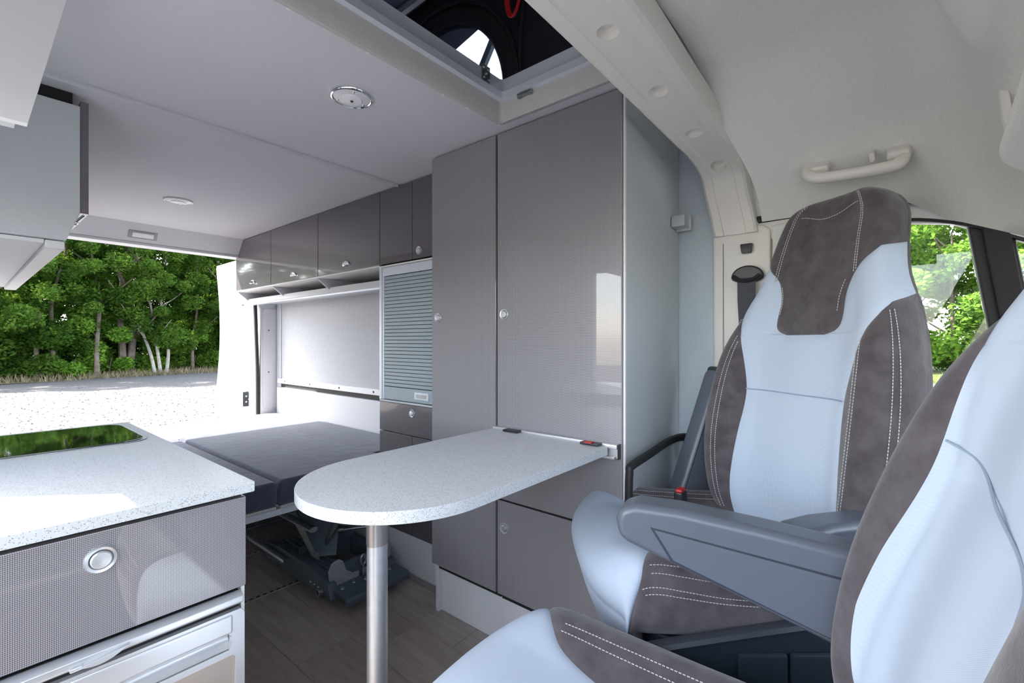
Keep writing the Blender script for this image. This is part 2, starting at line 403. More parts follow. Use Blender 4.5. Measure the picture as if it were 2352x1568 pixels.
def crown_mesh(name, seed, blobs, nleaf, size):
    r = random.Random(seed); v = []; f = []
    for i in range(nleaf):
        cx, cy, cz, br = blobs[int(r.random() ** 1.0 * len(blobs))]
        u = r.uniform(-1, 1); t = r.random() * 6.283; q = math.sqrt(1 - u * u); d = br * (r.random() ** .45)
        p = Vector((cx + d * q * math.cos(t), cy + d * q * math.sin(t), cz + d * u * .8))
        a = Vector((r.gauss(0, 1), r.gauss(0, 1), r.gauss(0, .6))).normalized(); b = a.orthogonal().normalized()
        b = (b * math.cos(t) + a.cross(b) * math.sin(t)); s = size * r.uniform(.6, 1.35)
        n = len(v); v += [p - a * s, p + b * s * .5, p + a * s, p - b * s * .5]; f.append((n, n + 1, n + 2, n + 3))
    me = bpy.data.meshes.new(name); me.from_pydata([tuple(p) for p in v], [], f); me.update(); return me
def blobset(seed, n, w, h0, h1, br):
    r = random.Random(seed); out = []
    for i in range(n):
        z = lerp(h0, h1, r.random()); k = 1 - abs((z - h0) / (h1 - h0) - .45) * .9; a = r.random() * 6.283; d = w * k * math.sqrt(r.random())
        out.append((d * math.cos(a), d * math.sin(a), z, br * r.uniform(.7, 1.3)))
    return out
CR = [crown_mesh('crown', 11, blobset(1, 90, 2.4, 2.0, 9.2, .44), 30000, .07),
      crown_mesh('crown', 12, blobset(2, 80, 2.1, 1.3, 8.2, .42), 28000, .07),
      crown_mesh('crown', 13, blobset(3, 100, 2.6, 2.8, 9.8, .42), 32000, .065)]
SH = [crown_mesh('foliage', 21, blobset(5, 18, 1.5, .2, 1.9, .45), 8000, .075), crown_mesh('foliage', 22, blobset(6, 14, 1.1, .3, 2.9, .45), 8000, .08)]
CL = [crown_mesh('crown', 31, blobset(8, 46, 2.8, .8, 9.5, .75), 24000, .13), crown_mesh('crown', 32, blobset(9, 46, 2.6, .6, 9.0, .8), 24000, .12)]
def leafy(name, mesh, mat, parent, rz=0):
    key = mesh.name + mat
    me = LM.get(key)
    if me is None:
        me = mesh.copy(); me.name = name; me.materials.append(M[mat]); LM[key] = me
    o = bpy.data.objects.new(name, me); COL.objects.link(o); o.parent = parent; o.rotation_euler = (0, 0, rz); return o
LM = {}
def tree(x, y, crown, leafm, barkm, label, stems=1, lean=0, r0=.14, h=6.5, group='trees at the edge of the wood', cat='tree', s=1.0):
    t = thing('tree', label, cat, (x, y, GZ), group)
    r = random.Random(int(x * 31 + y * 17))
    for k in range(stems):
        lx = lean + (k - (stems - 1) / 2) * .16 * 6.5; a = r.uniform(-.3, .3); bx = (k - (stems - 1) / 2) * .22
        pts = [(x + bx, y, GZ), (x + bx + lx * .12 + .08 * r.uniform(-1, 1), y, GZ + h * .2), (x + bx + lx * .42 + .2 * r.uniform(-1, 1), y + a, GZ + h * .5), (x + bx + lx * .75, y + a, GZ + h * .8), (x + bx + lx, y + a, GZ + h)]
        mb = MB(); pp = catmull(pts, 4); mb.tube(pp, [r0 * .72 * (1 - .75 * i / (len(pp) - 1)) for i in range(len(pp))], 8)
        for j in range(4):
            b0 = pp[int(len(pp) * (.35 + .15 * j))]; an = r.random() * 6.28; L = r.uniform(.8, 1.8)
            mb.tube([b0, b0 + Vector((math.cos(an) * L * .5, math.sin(an) * L * .5, L * .4)), b0 + Vector((math.cos(an) * L, math.sin(an) * L, L * .9))], [r0 * .35, r0 * .22, r0 * .1], 6)
        obj('trunk', mb, barkm, t)
    c = leafy('crown', crown, leafm, t, r.random() * 6.28); c.scale = (s, s, s)
    return t
# wood behind the van: front row, then rows deeper in
row = [(.6, 25.4, 0, 'leafm', 'bark', 1, 0, .12), (2.3, 26.4, 1, 'leafd', 'bark', 2, .2, .13), (3.9, 26.2, 2, 'leafm', 'bark', 1, -.2, .14), (5.1, 27.4, 0, 'leafd', 'bark', 2, .5, .24),
       (6.3, 27.0, 1, 'leafm', 'barkp', 3, -1.0, .11), (7.9, 28.0, 2, 'leafd', 'bark', 1, .3, .12), (9.4, 28.2, 0, 'leafm', 'barkp', 1, -.3, .10), (10.9, 28.9, 1, 'leafm', 'bark', 1, 0, .12), (-1.6, 25.6, 1, 'leafd', 'bark', 1, 0, .13), (12.6, 29.6, 2, 'leafl', 'bark', 1, 0, .12)]
LBL = ['slim tree at the left end of the wood beside the grey overhead cupboard', 'dark two-stemmed tree left of the tree with the thickest trunk', 'leafy tree with one upright trunk in the left half of the wood',
       'tree with the thickest dark trunk near the middle of the wood', 'tree of three pale leaning trunks in the middle of the wood', 'dark green tree just right of the pale leaning trunks',
       'slim tree with one pale trunk near the open rear door', 'green tree half hidden behind the open rear door of the van', 'dark tree hidden behind the grey overhead cupboard', 'bright green tree hidden behind the woven wall cupboards']
for (x, y, c, lm, bk, st, ln, r0), lb in zip(row, LBL): tree(x, y, CR[c], lm, bk, lb, st, ln, r0)
for i in range(27):
    x = -15 + i * 1.15 + rnd.uniform(-.5, .5); y = 29.6 + .22 * x + rnd.uniform(0, 5)
    tree(x, y, CR[i % 3], ('leafd', 'shade', 'leafm')[i % 3], 'bark', 'slender tree deeper in the wood behind the front row of trunks', 1, rnd.uniform(-.8, .8), rnd.uniform(.07, .13), group='trees deeper in the wood')
for i in range(34):
    x = -6 + i * .62 + rnd.uniform(-.3, .3); y = 26.6 + .24 * x + rnd.uniform(-.6, 2.2)
    t = thing('bush', 'low leafy bush growing between the trunks at the edge of the wood', 'bush', (x, y, GZ), 'bushes at the edge of the wood')
    leafy('foliage', SH[i % 2], ('leafm', 'leafl', 'leafd', 'leafl')[i % 4], t, i)
    obj('stem', MB().tube([(x, y, GZ), (x + .1, y, GZ + .8)], .03, 6), 'bark', t)
# trees seen through the driver's door window
for i, (x, y, c) in enumerate([(27.5, .8, 0), (28.5, -2.3, 1), (28.0, -5.4, 0), (28.8, 3.8, 1), (27.6, -8.5, 0), (33, -.8, 1)]):
    tree(x, y, CL[c], 'leafl' if i < 5 else 'leafm', 'bark', 'dense bright green tree seen through the driver door window', 1, 0, .16, group='trees beside the van')

# ------------------------------------------------------------------ van shell
WX = 1.53; CZ = 1.678; LX = -.25; RY = 3.43
# floor: sub-floor + vinyl planks
fl = struct('floor', MB().box((LX, -1.0, -.06), (1.6, RY, -.004)), 'gapd')
PLW = .182; x = -.24; ci = 0
rp = random.Random(8)
while x < 1.52:
    y = -.95 - rp.random() * .5
    while y < RY - .05:
        L = .62; y1 = min(y + L, RY - .02); y0 = max(y, -.97)
        if y1 - y0 > .04 and y1 > .2:
            obj('plank', MB().box((x + .0006, y0 + .0006, -.004), (min(x + PLW, 1.55) - .0006, y1 - .0006, 0), .0008, 1), PL[rp.randrange(4)], fl)
        y += L
    x += PLW
# ceiling, with the rectangular roof opening
HX0, HX1, HY0, HY1 = .33, 1.05, .50, .90
cl = struct('ceiling', MB().box((LX, 1.6585, CZ), (1.62, 3.36, CZ + .03)), 'felt')
mb = MB()
mb.box((LX, HY0 - .1, CZ), (HX0, 1.637, CZ + .03)); mb.box((HX1, HY0 - .1, CZ), (1.62, 1.637, CZ + .03)); mb.box((HX0, HY1, CZ), (HX1, 1.637, CZ + .03))
obj('ceiling_panel', mb, 'felt', cl)
mb = MB().tube([(LX, 1.643, CZ + .001), (1.22, 1.643, CZ + .001)], [(.011, .008), (.011, .008)], 10, flat=(0, 0, 1)); struct('trim_1', mb, 'felt')
struct('ceiling', MB().box((LX, 1.637, CZ + .004), (1.6, 1.658, CZ + .03)), 'gapd')
# trim around the opening: rounded lip, then the aluminium frame and rivets
def ring(x0, y0, x1, y1, r, n=10):
    return rrect(x0, y0, x1, y1, r, n)
def ring_sweep(prof, mat, name, parent, x0=.31, y0=.36, x1=1.07, y1=.93):
    rings = [ring(x0 + o, y0 + o, x1 - o, y1 - o, max(.012, rr - o)) for o, z, rr in prof]
    n = len(rings[0]); mb = MB()
    mb.strip(None, [[(rings[k][i][0], rings[k][i][1], prof[k][1]) for k in range(len(prof))] for i in range(n)], closed=True)
    return obj(name, mb, mat, parent, angle=50)
tr = thing('roof_opening_frame', 'rounded grey fabric-covered frame around the open roof hatch', 'hatch frame', (.69, .65, CZ))
ring_sweep([(0, CZ + .002, .03), (.001, CZ - .006, .03), (.012, CZ - .014, .035), (.028, CZ - .030, .045), (.042, CZ - .032, .055), (.056, CZ - .016, .065), (.062, CZ + .005, .07), (.066, CZ + .018, .075)], 'trimf', 'lip', tr)
al = ring_sweep([(.060, CZ + .016, .07), (.062, CZ + .012, .07), (.080, CZ + .012, .08), (.082, CZ + .030, .08), (.076, CZ + .034, .08), (.074, CZ + .070, .08), (.058, CZ + .074, .08), (.02, CZ + .074, .09)], 'aluw', 'inner_frame', tr)
for px, py in ((.42, .917), (.60, .917), (.83, .917), (.92, .917), (1.055, .915), (1.055, .72), (1.055, .58), (.325, .8)):
    obj('rivet', MB().lathe([(0, -.004), (.004, -.0035), (.006, -.001), (.006, .004)], (px, py, CZ - .0165), (0, 0, 1), 12), 'white', tr)
lt = obj('latch_plate', MB().obox((.925, .853, CZ + .056), ((1, 0, 0), (0, 1, 0), (0, 0, 1)), (.016, .002, .022), .001), 'steel', tr)
for a, b in ((-.010, .014), (.010, .014), (-.010, -.014), (.010, -.014), (0, 0)):
    obj('screw', MB().lathe([(0, .004), (.003, .003), (.0035, 0)], (.925 + a, .851, CZ + .056 + b), (0, -1, 0), 8), 'chrome', lt)
mb = MB().obox((1.000, .775, CZ + .006), ((0, 1, 0), (1, 0, 0), (0, 0, 1)), (.024, .007, .004), .002).tube([(1.0, .757, CZ), (1.0, .757, CZ + .014)], .006, 8).tube([(1.0, .795, CZ), (1.0, .795, CZ + .014)], .006, 8)
obj('catch', mb, 'steel', tr)
# pop-up roof tent above the opening
tn = thing('pop_up_roof', 'dark fabric pop-up roof seen through the ceiling hatch, with an arched clear window', 'roof tent', (.7, 1.0, 1.80))
TX = 1.30; ec = (1.47, 1.93); er = .385
rect = (( -.6, 1.79), (2.6, 1.79), (2.6, 2.60), (-.6, 2.60))
def wall_with_arch():
    mb = MB(); n = 64; e = []; o = []
    for i in range(n):
        t = 2 * math.pi * i / n; c, s = math.cos(t), math.sin(t)
        e.append((TX, ec[0] + er * c, max(ec[1] + er * s, 1.80)))
        k = min((2.6 - ec[0]) / c if c > 1e-6 else 9e9, (-.6 - ec[0]) / c if c < -1e-6 else 9e9, (2.6 - ec[1]) / s if s > 1e-6 else 9e9, (1.78 - ec[1]) / s if s < -1e-6 else 9e9)
        o.append((TX, ec[0] + k * c, ec[1] + k * s))
    mb.add(e + o, [(i, (i + 1) % n, (i + 1) % n + n, i + n) for i in range(n)])
    return mb
wl_ = wall_with_arch(); obj('tent_wall', wl_, 'tent', tn, angle=0)
mb = MB().add([(.06, -.6, 1.78), (.06, 2.6, 1.78), (.06, 2.6, 2.6), (.06, -.6, 2.6)], [(0, 1, 2, 3)]); obj('tent_wall', mb, 'tent', tn)
mb = MB().add([(.06, 2.6, 1.78), (TX, 2.6, 1.78), (TX, 2.6, 2.6), (.06, 2.6, 2.6)], [(0, 1, 2, 3)]); obj('tent_wall', mb, 'tent', tn)
mb = MB().add([(.06, -.6, 1.78), (TX, -.6, 1.78), (TX, -.6, 2.6), (.06, -.6, 2.6)], [(0, 1, 2, 3)]); obj('tent_wall', mb, 'tent', tn)
obj('roof_lid', MB().box((.0, -.65, 2.49), (1.36, 2.65, 2.54), .02), 'roofg', tn)
obj('bed_board', MB().box((.1, 1.02, 1.785), (1.25, 2.55, 1.80), .004), 'roofg', tn)
fr = []
for i in range(49):
    t = R(-5 + 190 * i / 48); fr.append((TX - .012, ec[0] + (er + .018) * math.cos(t), ec[1] + (er + .018) * math.sin(t)))
obj('window_frame', MB().tube(fr, [(.012, .034)] * 49, 8, flat=(1, 0, 0)), 'tentb', tn)
fr2 = [(p[0] - .012, ec[0] + (p[1] - ec[0]) * 1.11, ec[1] + (p[2] - ec[1]) * 1.11) for p in fr]
obj('zip', MB().tube(fr2, .007, 6), 'tentb', tn)
mb = MB().add([(TX + .002, ec[0] + er * math.cos(2 * math.pi * i / 40), max(1.80, ec[1] + er * math.sin(2 * math.pi * i / 40))) for i in range(40)], [tuple(range(40))]); obj('clear_window', mb, 'tpane', tn, angle=0)
mb = MB().add([(TX + .02, 1.22, 2.245), (TX + .02, 1.9, 2.10), (TX + .02, 1.9, 2.36), (TX + .02, 1.22, 2.36)], [(0, 1, 2, 3)]); obj('window_flap', mb, 'roofg', tn, angle=0)
obj('lift_strut', MB().obox((TX + .05, 1.30, 2.05), ((0, -.57, .82), (1, 0, 0), (0, .82, .57)), (.36, .010, .015), .004), 'mech', tn)
obj('seam_cord', MB().tube([(TX - .01, 1.03, 1.79), (TX - .01, 1.02, 2.1), (TX - .01, .98, 2.49)], .006, 6), 'tentb', tn)
obj('edge_rail', MB().tube([(TX - .03, -.6, 2.47), (TX - .03, 2.6, 2.47)], .022, 8), 'alu', tn)
# red pull handle of the tent
mb = MB().tube(catmull([(1.22, .985, 2.27), (1.22, .965, 2.20), (1.22, .985, 2.13), (1.22, 1.012, 2.13), (1.22, 1.025, 2.20), (1.22, 1.012, 2.27)], 5, True), [(.010, .006)] * 30, 8, closed=True)
o = obj('pull_handle', mb, 'red', label='red loop pull handle hanging inside the dark pop-up roof', cat='handle')

# side walls (driver side felt), behind cupboards up to the rear pillar
struct('wall_right', MB().box((WX, .36, .0), (WX + .03, 3.47, CZ)), 'feltb')
wr = struct('wall_right', MB().box((WX - .03, 1.45, .60), (WX - .004, 3.40, 1.30), .004), plain('wall_panel_felt', (.50, .505, .53), .95, nz=.08, nscale=120, bmp=.3, bscale=400, spec=.1))
struct('wall_left', MB().box((LX - .04, 1.40, 0), (LX, 3.47, CZ)), 'lam')
struct('wall_left', MB().box((LX - .04, 1.40, 1.42), (LX, -.2, CZ)), 'lam')
rl = struct('trim_2', MB().box((WX - .045, 1.72, .70), (WX - .006, 3.42, .735), .004), 'white')
for i in range(5):
    y = 1.86 + i * .36
    obj('screw_cap', MB().lathe([(0, .003), (.006, .002), (.007, 0)], (WX - .045, y, .718), (-1, 0, 0), 10), 'black', rl)
struct('trim_3', MB().box((WX - .032, 1.72, .672), (WX - .008, 3.42, .70), 0), 'gapd')
struct('wall_right', MB().box((WX - .05, 1.72, .44), (WX - .006, 3.42, .672), .004), plain('lower_wall_board', (.60, .61, .64), .5))
struct('wall_right', MB().box((WX - .04, 3.38, .44), (WX, 3.445, 1.31), .008), 'paintg')
# rear header over the opening
hd = struct('trim_4', MB().prism([(3.30, CZ + .01), (3.36, CZ + .01), (3.47, CZ), (3.47, 1.583), (3.40, 1.583), (3.33, 1.66)], 0, LX, WX, .004), 'felt')
struct('trim_5', MB().box((LX, 3.40, 1.566), (WX, 3.50, 1.583), .004), 'white')
hl = thing('tailgate_lamp', 'rectangular translucent lamp set in the grey header above the rear opening', 'lamp', (.70, 3.37, 1.60))
nrm = Vector((0, -.78, -.62)); upv = Vector((0, -.62, .78)); cxl = Vector((.70, 3.366, 1.622))
obj('housing', MB().obox(cxl, ((1, 0, 0), upv, nrm), (.068, .026, .006), .004), plain('lamp_housing_grey', (.30, .31, .31), .4), hl)
obj('lens', MB().obox(cxl + nrm * .006, ((1, 0, 0), upv, nrm), (.05, .015, .004), .003), 'lens', hl)
# rear pillar on the driver side with its black door seal
jb = struct('trim_6', MB().box((1.384, 3.455, .30), (WX + .03, 3.50, 1.60), .006), 'paintg')
obj('jamb_panel', MB().prism(rrect(1.398, .52, 1.505, 1.235, .02), 1, 3.449, 3.456, .003), 'felt', jb)
for z in (.78, 1.08): obj('clip', MB().lathe([(.0001, .003), (.004, .002), (.005, 0)], (1.438, 3.448, z), (0, -1, 0), 10), 'black', jb)
sp = [(1.372, 3.47, z) for z in (.30, .5)] + [(1.362 + .012 * math.sin(3 * z), 3.47, z) for z in (.8, 1.1, 1.4, 1.58)]
struct('trim_7', MB().tube(catmull(sp, 4), .013, 8), 'rubber')
struct('floor', MB().box((LX, RY, -.10), (1.55, 3.62, .02), .01), 'rubber')
struct('wall_rear', MB().box((LX, 3.40, 0), (WX, 3.46, .30)), 'lamw')
# open rear door standing out behind the pillar
dr = thing('rear_door', 'white inner face of the opened rear van door in full sun', 'door', (1.48, 4.2, .35))
def door_face(z):  return 1.455 + .035 * math.sin((z - .35) * 2.6 - .4)
def door(y0, y1, z0, z1, th, mat, name, parent, off=0):
    mb = MB(); n = 18
    for s_ in (0, 1):
        pass
    pr = []
    for i in range(n + 1):
        z = lerp(z0, z1, i / n); x = door_face(z) + off
        pr.append([(x + .012, y0, z), (x, y0 + .012, z), (x, y1 - .012, z), (x + .012, y1, z), (x + th, y1, z), (x + th, y0, z), (x + .012, y0, z)])
    mb.strip(None, pr); mb.add(pr[0][:-1], [(0, 1, 2, 3, 4, 5)]); mb.add(pr[-1][:-1], [(5, 4, 3, 2, 1, 0)])
    return obj(name, mb, mat, parent)
door(3.93, 4.56, .36, 1.66, .075, 'paintg', 'door_shell', dr)
door(3.955, 4.545, .60, 1.64, .012, 'white', 'inner_panel', dr, -.010)
mb = MB().obox((1.463, 3.925, .545), ((1, 0, 0), (0, 1, 0), (0, 0, 1)), (.022, .006, .058), .005); ct = obj('door_catch', mb, 'black', dr)
for dz in (-.022, .022): obj('screw', MB().lathe([(0, .006), (.006, .005), (.008, 0)], (1.463, 3.92, .545 + dz), (0, -1, 0), 10), 'chrome', ct)
obj('check_strap', MB().tube([(1.475, 3.91, .545), (1.42, 3.50, .545)], .004, 6), 'steel', dr)
obj('hinge', MB().box((1.475, 3.86, 1.27), (1.515, 3.93, 1.38), .004), 'paint', dr)
obj('hinge', MB().box((1.475, 3.86, .76), (1.515, 3.93, .82), .004), 'paint', dr)

# ------------------------------------------------------------------ cab headliner, crossbeam, B pillar, door window
def sm(a): a = max(0, min(1, a)); return a * a * (3 - 2 * a)
def hz(X, Y):
    t = max(0, (X - 1.02) / .48); z = 1.655 - .05 * min(t, 1) - .255 * max(0, t - .18) ** 1.7 / .82 ** 1.7
    return z - (1 - min(t, 1)) ** .5 * .17 * sm((-.02 - .33 * max(0, X - 1.05) - Y) / .10) - min(t, 1) ** 2 * .48 * max(0, -.03 - Y) - .02 * sm((-.02 - Y) / .1)
def hp(a, b):
    X = lerp(-.25, 1.50, a ** .9); Y = lerp(.345 - .06 * sm((X - 1.22) / .25), -.55, b); return (X, Y, hz(X, Y))
mb = MB().grid(hp, 70, 50)
mb.grid(lambda a, b: (lerp(-.3, 1.62, a), lerp(.42, -.55, b), 1.70), 2, 2)
struct('ceiling', mb, 'headl', angle=60)
# grab handle
gh = thing('grab_handle', 'beige curved grab handle on the headliner above the driver door', 'handle', (1.36, .06, 1.43))
ga = [(1.405, .160, 1.452), (1.385, .158, 1.425), (1.375, .135, 1.410), (1.375, .07, 1.405), (1.375, .00, 1.405), (1.385, -.022, 1.415), (1.41, -.030, 1.445)]
pp = catmull(ga, 8); obj('grip', MB().tube(pp, [(.0135, .014)] * len(pp), 14, flat=(0, 0, 1)), 'beige', gh)
obj('mount', MB().obox((1.405, .140, 1.446), ((0, 1, 0), (1, 0, .8), (-.8, 0, 1)), (.026, .026, .012), .008), 'beige', gh)
obj('mount', MB().obox((1.405, -.018, 1.446), ((0, 1, 0), (1, 0, .8), (-.8, 0, 1)), (.022, .026, .012), .008), 'beige', gh)
obj('coat_hook', MB().tube([(1.40, .030, 1.455), (1.385, .030, 1.432), (1.378, .031, 1.447)], .006, 8), 'beige', gh)
# sun visor at the right edge
vs = thing('sun_visor', 'beige padded sun visor at the right edge under the headliner', 'sun visor', (.95, -.25, 1.40))
mb = MB().prism(rrect(.50, -.36, 1.17, -.145, .05), 2, -.011, .011, .009, 3).xf(lambda p: (p[0], p[1], p[2] + 1.395 - (p[0] - .884) * .29 + (p[1] + .14) * .35)); obj('pad', mb, 'headl', vs)
obj('pivot_rod', MB().tube([(1.14, -.17, 1.32), (1.20, -.165, 1.40), (1.22, -.16, 1.50)], .007, 8), 'beige', vs)
# crossbeam + upper pillar cover, one moulded sweep with recessed holes
bp = [(-.25, 1.625, .435, .165), (.40, 1.622, .432, .165), (.81, 1.607, .423, .160), (1.045, 1.588, .415, .150), (1.26, 1.562, .402, .140), (1.40, 1.54, .392, .132), (1.468, 1.505, .386, .130), (1.488, 1.45, .380, .130), (1.494, 1.39, .368, .130), (1.496, 1.322, .356, .128)]
cs = catmull(bp and [(a, b, c) for a, b, c, d in bp], 6)
ww = catmull([(d, 0, 0) for a, b, c, d in bp], 6)
mb = MB(); rings = []
for i, p in enumerate(cs):
    a = cs[max(0, i - 1)]; b = cs[min(len(cs) - 1, i + 1)]; t = Vector((b.x - a.x, 0, b.y - a.y)).normalized(); nrm_ = Vector((-t.z, 0, t.x)) * -1
    w = ww[i].x / 2; ring_ = []
    for q, hgt in ((-1.0, -.045), (-1.0, -.012), (-.93, .004), (-.82, .010), (-.50, .0085), (-.46, .004), (.46, .004), (.50, .0085), (.82, .010), (.93, .004), (1.0, -.012), (1.0, -.045), (-1.0, -.045)):
        ring_.append((p.x + nrm_.x * hgt, p.z + q * w, p.y + nrm_.z * hgt))
    rings.append(ring_)
mb.strip(None, rings); n0 = len(mb.v)
mb.f.append(tuple(range(n0 - 13, n0 - 1))); mb.f.append(tuple(range(12))[::-1])
bb = bmesh.new(); bv = [bb.verts.new(v) for v in mb.v]; [bb.faces.new([bv[i] for i in q]) for q in mb.f]
bmesh.ops.remove_doubles(bb, verts=list(bb.verts), dist=1e-6); bmesh.ops.recalc_face_normals(bb, faces=list(bb.faces)); mb = MB().bm(bb)
bm_ = struct('trim_8', mb, 'beige', angle=0)
cut = MB()
for X, Z, Y in ((.60, 1.619, .428), (.815, 1.607, .425), (1.045, 1.588, .417), (1.262, 1.562, .405), (1.437, 1.525, .392)):
    i = min(range(len(cs)), key=lambda k: abs(cs[k].x - X) + abs(cs[k].y - Z)); a, b = cs[max(0, i - 1)], cs[i + 1]; t = Vector((b.x - a.x, 0, b.y - a.y)).normalized(); nn = Vector((t.z, 0, -t.x))
    if nn.z > 0: nn = -nn
    c = Vector((cs[i].x, cs[i].z, cs[i].y)) + nn * .004
    cut.lathe([(.0001, -.017), (.012, -.0165), (.0185, -.012), (.0215, -.004), (.0220, .004), (.0225, .03), (.0001, .03)], c, nn, 40)
ck = obj('cutter', cut, 'beige', angle=0); bo_ = bm_.modifiers.new('b', 'BOOLEAN'); bo_.object = ck; bo_.solver = 'EXACT'
bpy.context.view_layer.update(); dg = bpy.context.evaluated_depsgraph_get(); me2 = bpy.data.meshes.new_from_object(bm_.evaluated_get(dg)); bm_.modifiers.clear(); bm_.data = me2
me2.polygons.foreach_set('use_smooth', [True] * len(me2.polygons)); me2.set_sharp_from_angle(angle=R(28)); bpy.data.objects.remove(ck)
for px_, py_ in ((1.486, .395), (1.486, .318)):
    obj('screw_cap', MB().lathe([(.0001, .002), (.006, .0015), (.0075, 0)], (px_ + .004, py_, 1.332), (-1, 0, -.5), 12), 'white', bm_)
# lower pillar cover
pl = struct('trim_9', MB().prism([(.262, 0), (.425, 0), (.425, 1.33), (.40, 1.345), (.285, 1.345), (.262, 1.33)], 0, 1.502, 1.56, .012).xf(lambda p: (p[0] + .02 * max(0, .95 - p[2]), p[1], p[2])), 'beige')
obj('panel_joint', MB().box((1.5005, .3915, .2), (1.5025, .3925, 1.30)), 'gapd', pl)
struct('wall_right', MB().box((1.505, .02, .0), (1.60, .262, 1.34), .01), 'headl')
struct('wall_right', MB().box((1.512, .02, 1.30), (1.60, .40, 1.72)), 'headl')
# belt guide, webbing, upper anchor cap
bl = thing('seat_belt', 'charcoal seat belt hanging from a black oval guide on the beige door pillar', 'seat belt', (1.47, .33, .8))
gy, gz = .322, 1.195
mb = MB().prism([(gy + .044 * math.cos(t) if abs(math.cos(t)) < 2 else 0, gz - .004 + (.034 if math.sin(t) > 0 else .018) * math.sin(t)) for t in [2 * math.pi * i / 28 for i in range(28)]], 0, 1.484, 1.500, .005, 3)
obj('belt_guide', mb, 'black', bl)
obj('guide_slot', MB().tube(catmull([(1.478, gy - .036, gz - .002), (1.474, gy - .02, gz - .014), (1.473, gy, gz - .017), (1.474, gy + .02, gz - .014), (1.478, gy + .036, gz - .002)], 5), .0065, 8), 'black', bl)
obj('anchor_cap', MB().prism([(.312, 1.262), (.338, 1.262), (.342, 1.29), (.308, 1.29)], 0, 1.486, 1.5, .003), 'black', bl)
bw = [(1.474, gy, 1.188, .024), (1.473, gy - .001, 1.12, .024), (1.475, gy - .004, 1.05, .0235), (1.478, gy - .010, .98, .023), (1.48, gy - .014, .86, .022), (1.485, gy - .015, .6, .02)]
mb = MB(); mb.strip(None, [[(x_, y_ + w_, z_), (x_ - .002, y_ + w_ * .5, z_), (x_ + .0005, y_, z_), (x_ - .002, y_ - w_ * .5, z_), (x_, y_ - w_, z_), (x_ + .002, y_ - w_, z_), (x_ + .002, y_ + w_, z_)] for x_, y_, z_, w_ in bw], False)
obj('webbing', mb, 'belt', bl)
# driver door: frame ring, glass, front post
win = struct('window_1', MB().prism([(.30, 1.362), (.02, 1.362), (-.12, 1.332), (-.25, 1.268), (-.5, 1.05), (-.5, 1.0), (-.24, 1.225), (-.12, 1.286), (.02, 1.312), (.30, 1.312)], 0, 1.525, 1.56, .004), 'beige')
sl = catmull([(1.512, .30, 1.360), (1.512, .02, 1.360), (1.512, -.12, 1.334), (1.512, -.25, 1.272), (1.512, -.45, 1.12)], 6)
obj('seal', MB().tube(sl, .011, 8), 'rubber', win)
sl = catmull([(1.522, .30, 1.312), (1.522, .02, 1.312), (1.522, -.12, 1.286), (1.522, -.24, 1.226)], 6)
obj('seal', MB().tube(sl, .004, 6), 'rubber', win)
obj('post', MB().prism([(-.142, 1.30), (-.222, 1.25), (-.285, .80), (-.215, .80)], 0, 1.528, 1.556, .006), 'rubber', win)
obj('post_cover', MB().prism([(-.165, 1.285), (-.216, 1.245), (-.275, .80), (-.232, .80)], 0, 1.516, 1.53, .005), plain('black_brown_cloth', (.028, .024, .026), .8), win)
obj('pane', MB().prism([(.30, 1.31), (.0, 1.31), (-.142, 1.28), (-.215, .80), (.30, .80)], 0, 1.540, 1.544), 'pane', win, angle=0)
obj('pane', MB().prism([(-.222, 1.24), (-.30, 1.18), (-.5, 1.0), (-.5, .80), (-.285, .80)], 0, 1.540, 1.544), 'pane', win, angle=0)
struct('wall_front', MB().box((-.30, -1.10, 0), (1.60, -1.04, .80)), 'armd')
struct('wall_front', MB().add([(-.3, -1.08, 1.38), (1.6, -1.08, 1.38), (1.6, -.50, 1.70), (-.3, -.50, 1.70), (-.3, -1.08, 1.42), (1.6, -1.08, 1.42), (1.6, -.50, 1.74), (-.3, -.50, 1.74)], [(0, 1, 2, 3), (7, 6, 5, 4), (0, 4, 5, 1), (3, 2, 6, 7)]), 'headl')
struct('wall_left', MB().box((-.31, -1.05, .05), (-.25, .38, .86), .01), 'armd')
struct('wall_left', MB().box((-.31, .36, .05), (-.26, .44, 1.52), .01), 'beige')
struct('door_1', MB().box((1.50, -.60, .1), (1.57, .30, .80), .02), 'armd')

# ------------------------------------------------------------------ cupboards on the driver side
TXF = 1.12; OXF = 1.22
def knob(parent, p, ax, r=.0175, name='push_knob', n=28):
    k = obj(name, MB().lathe([(r, -.001), (r, .003), (r * .92, .0055), (r * .74, .0045), (r * .68, .002), (r * .66, .001)], p, ax, n), 'knob', parent)
    obj('button', MB().lathe([(r * .64, 0), (r * .64, .006), (r * .56, .0078), (.0001, .0085)], p, ax, n), 'knob', k)
    return k
def door_leaf(name, parent, x, y0, y1, z0, z1, mat, th=.018):
    d = obj(name, MB().box((x, y0, z0), (x + th, y1, z1), .0015, 1), mat, parent)
    return d
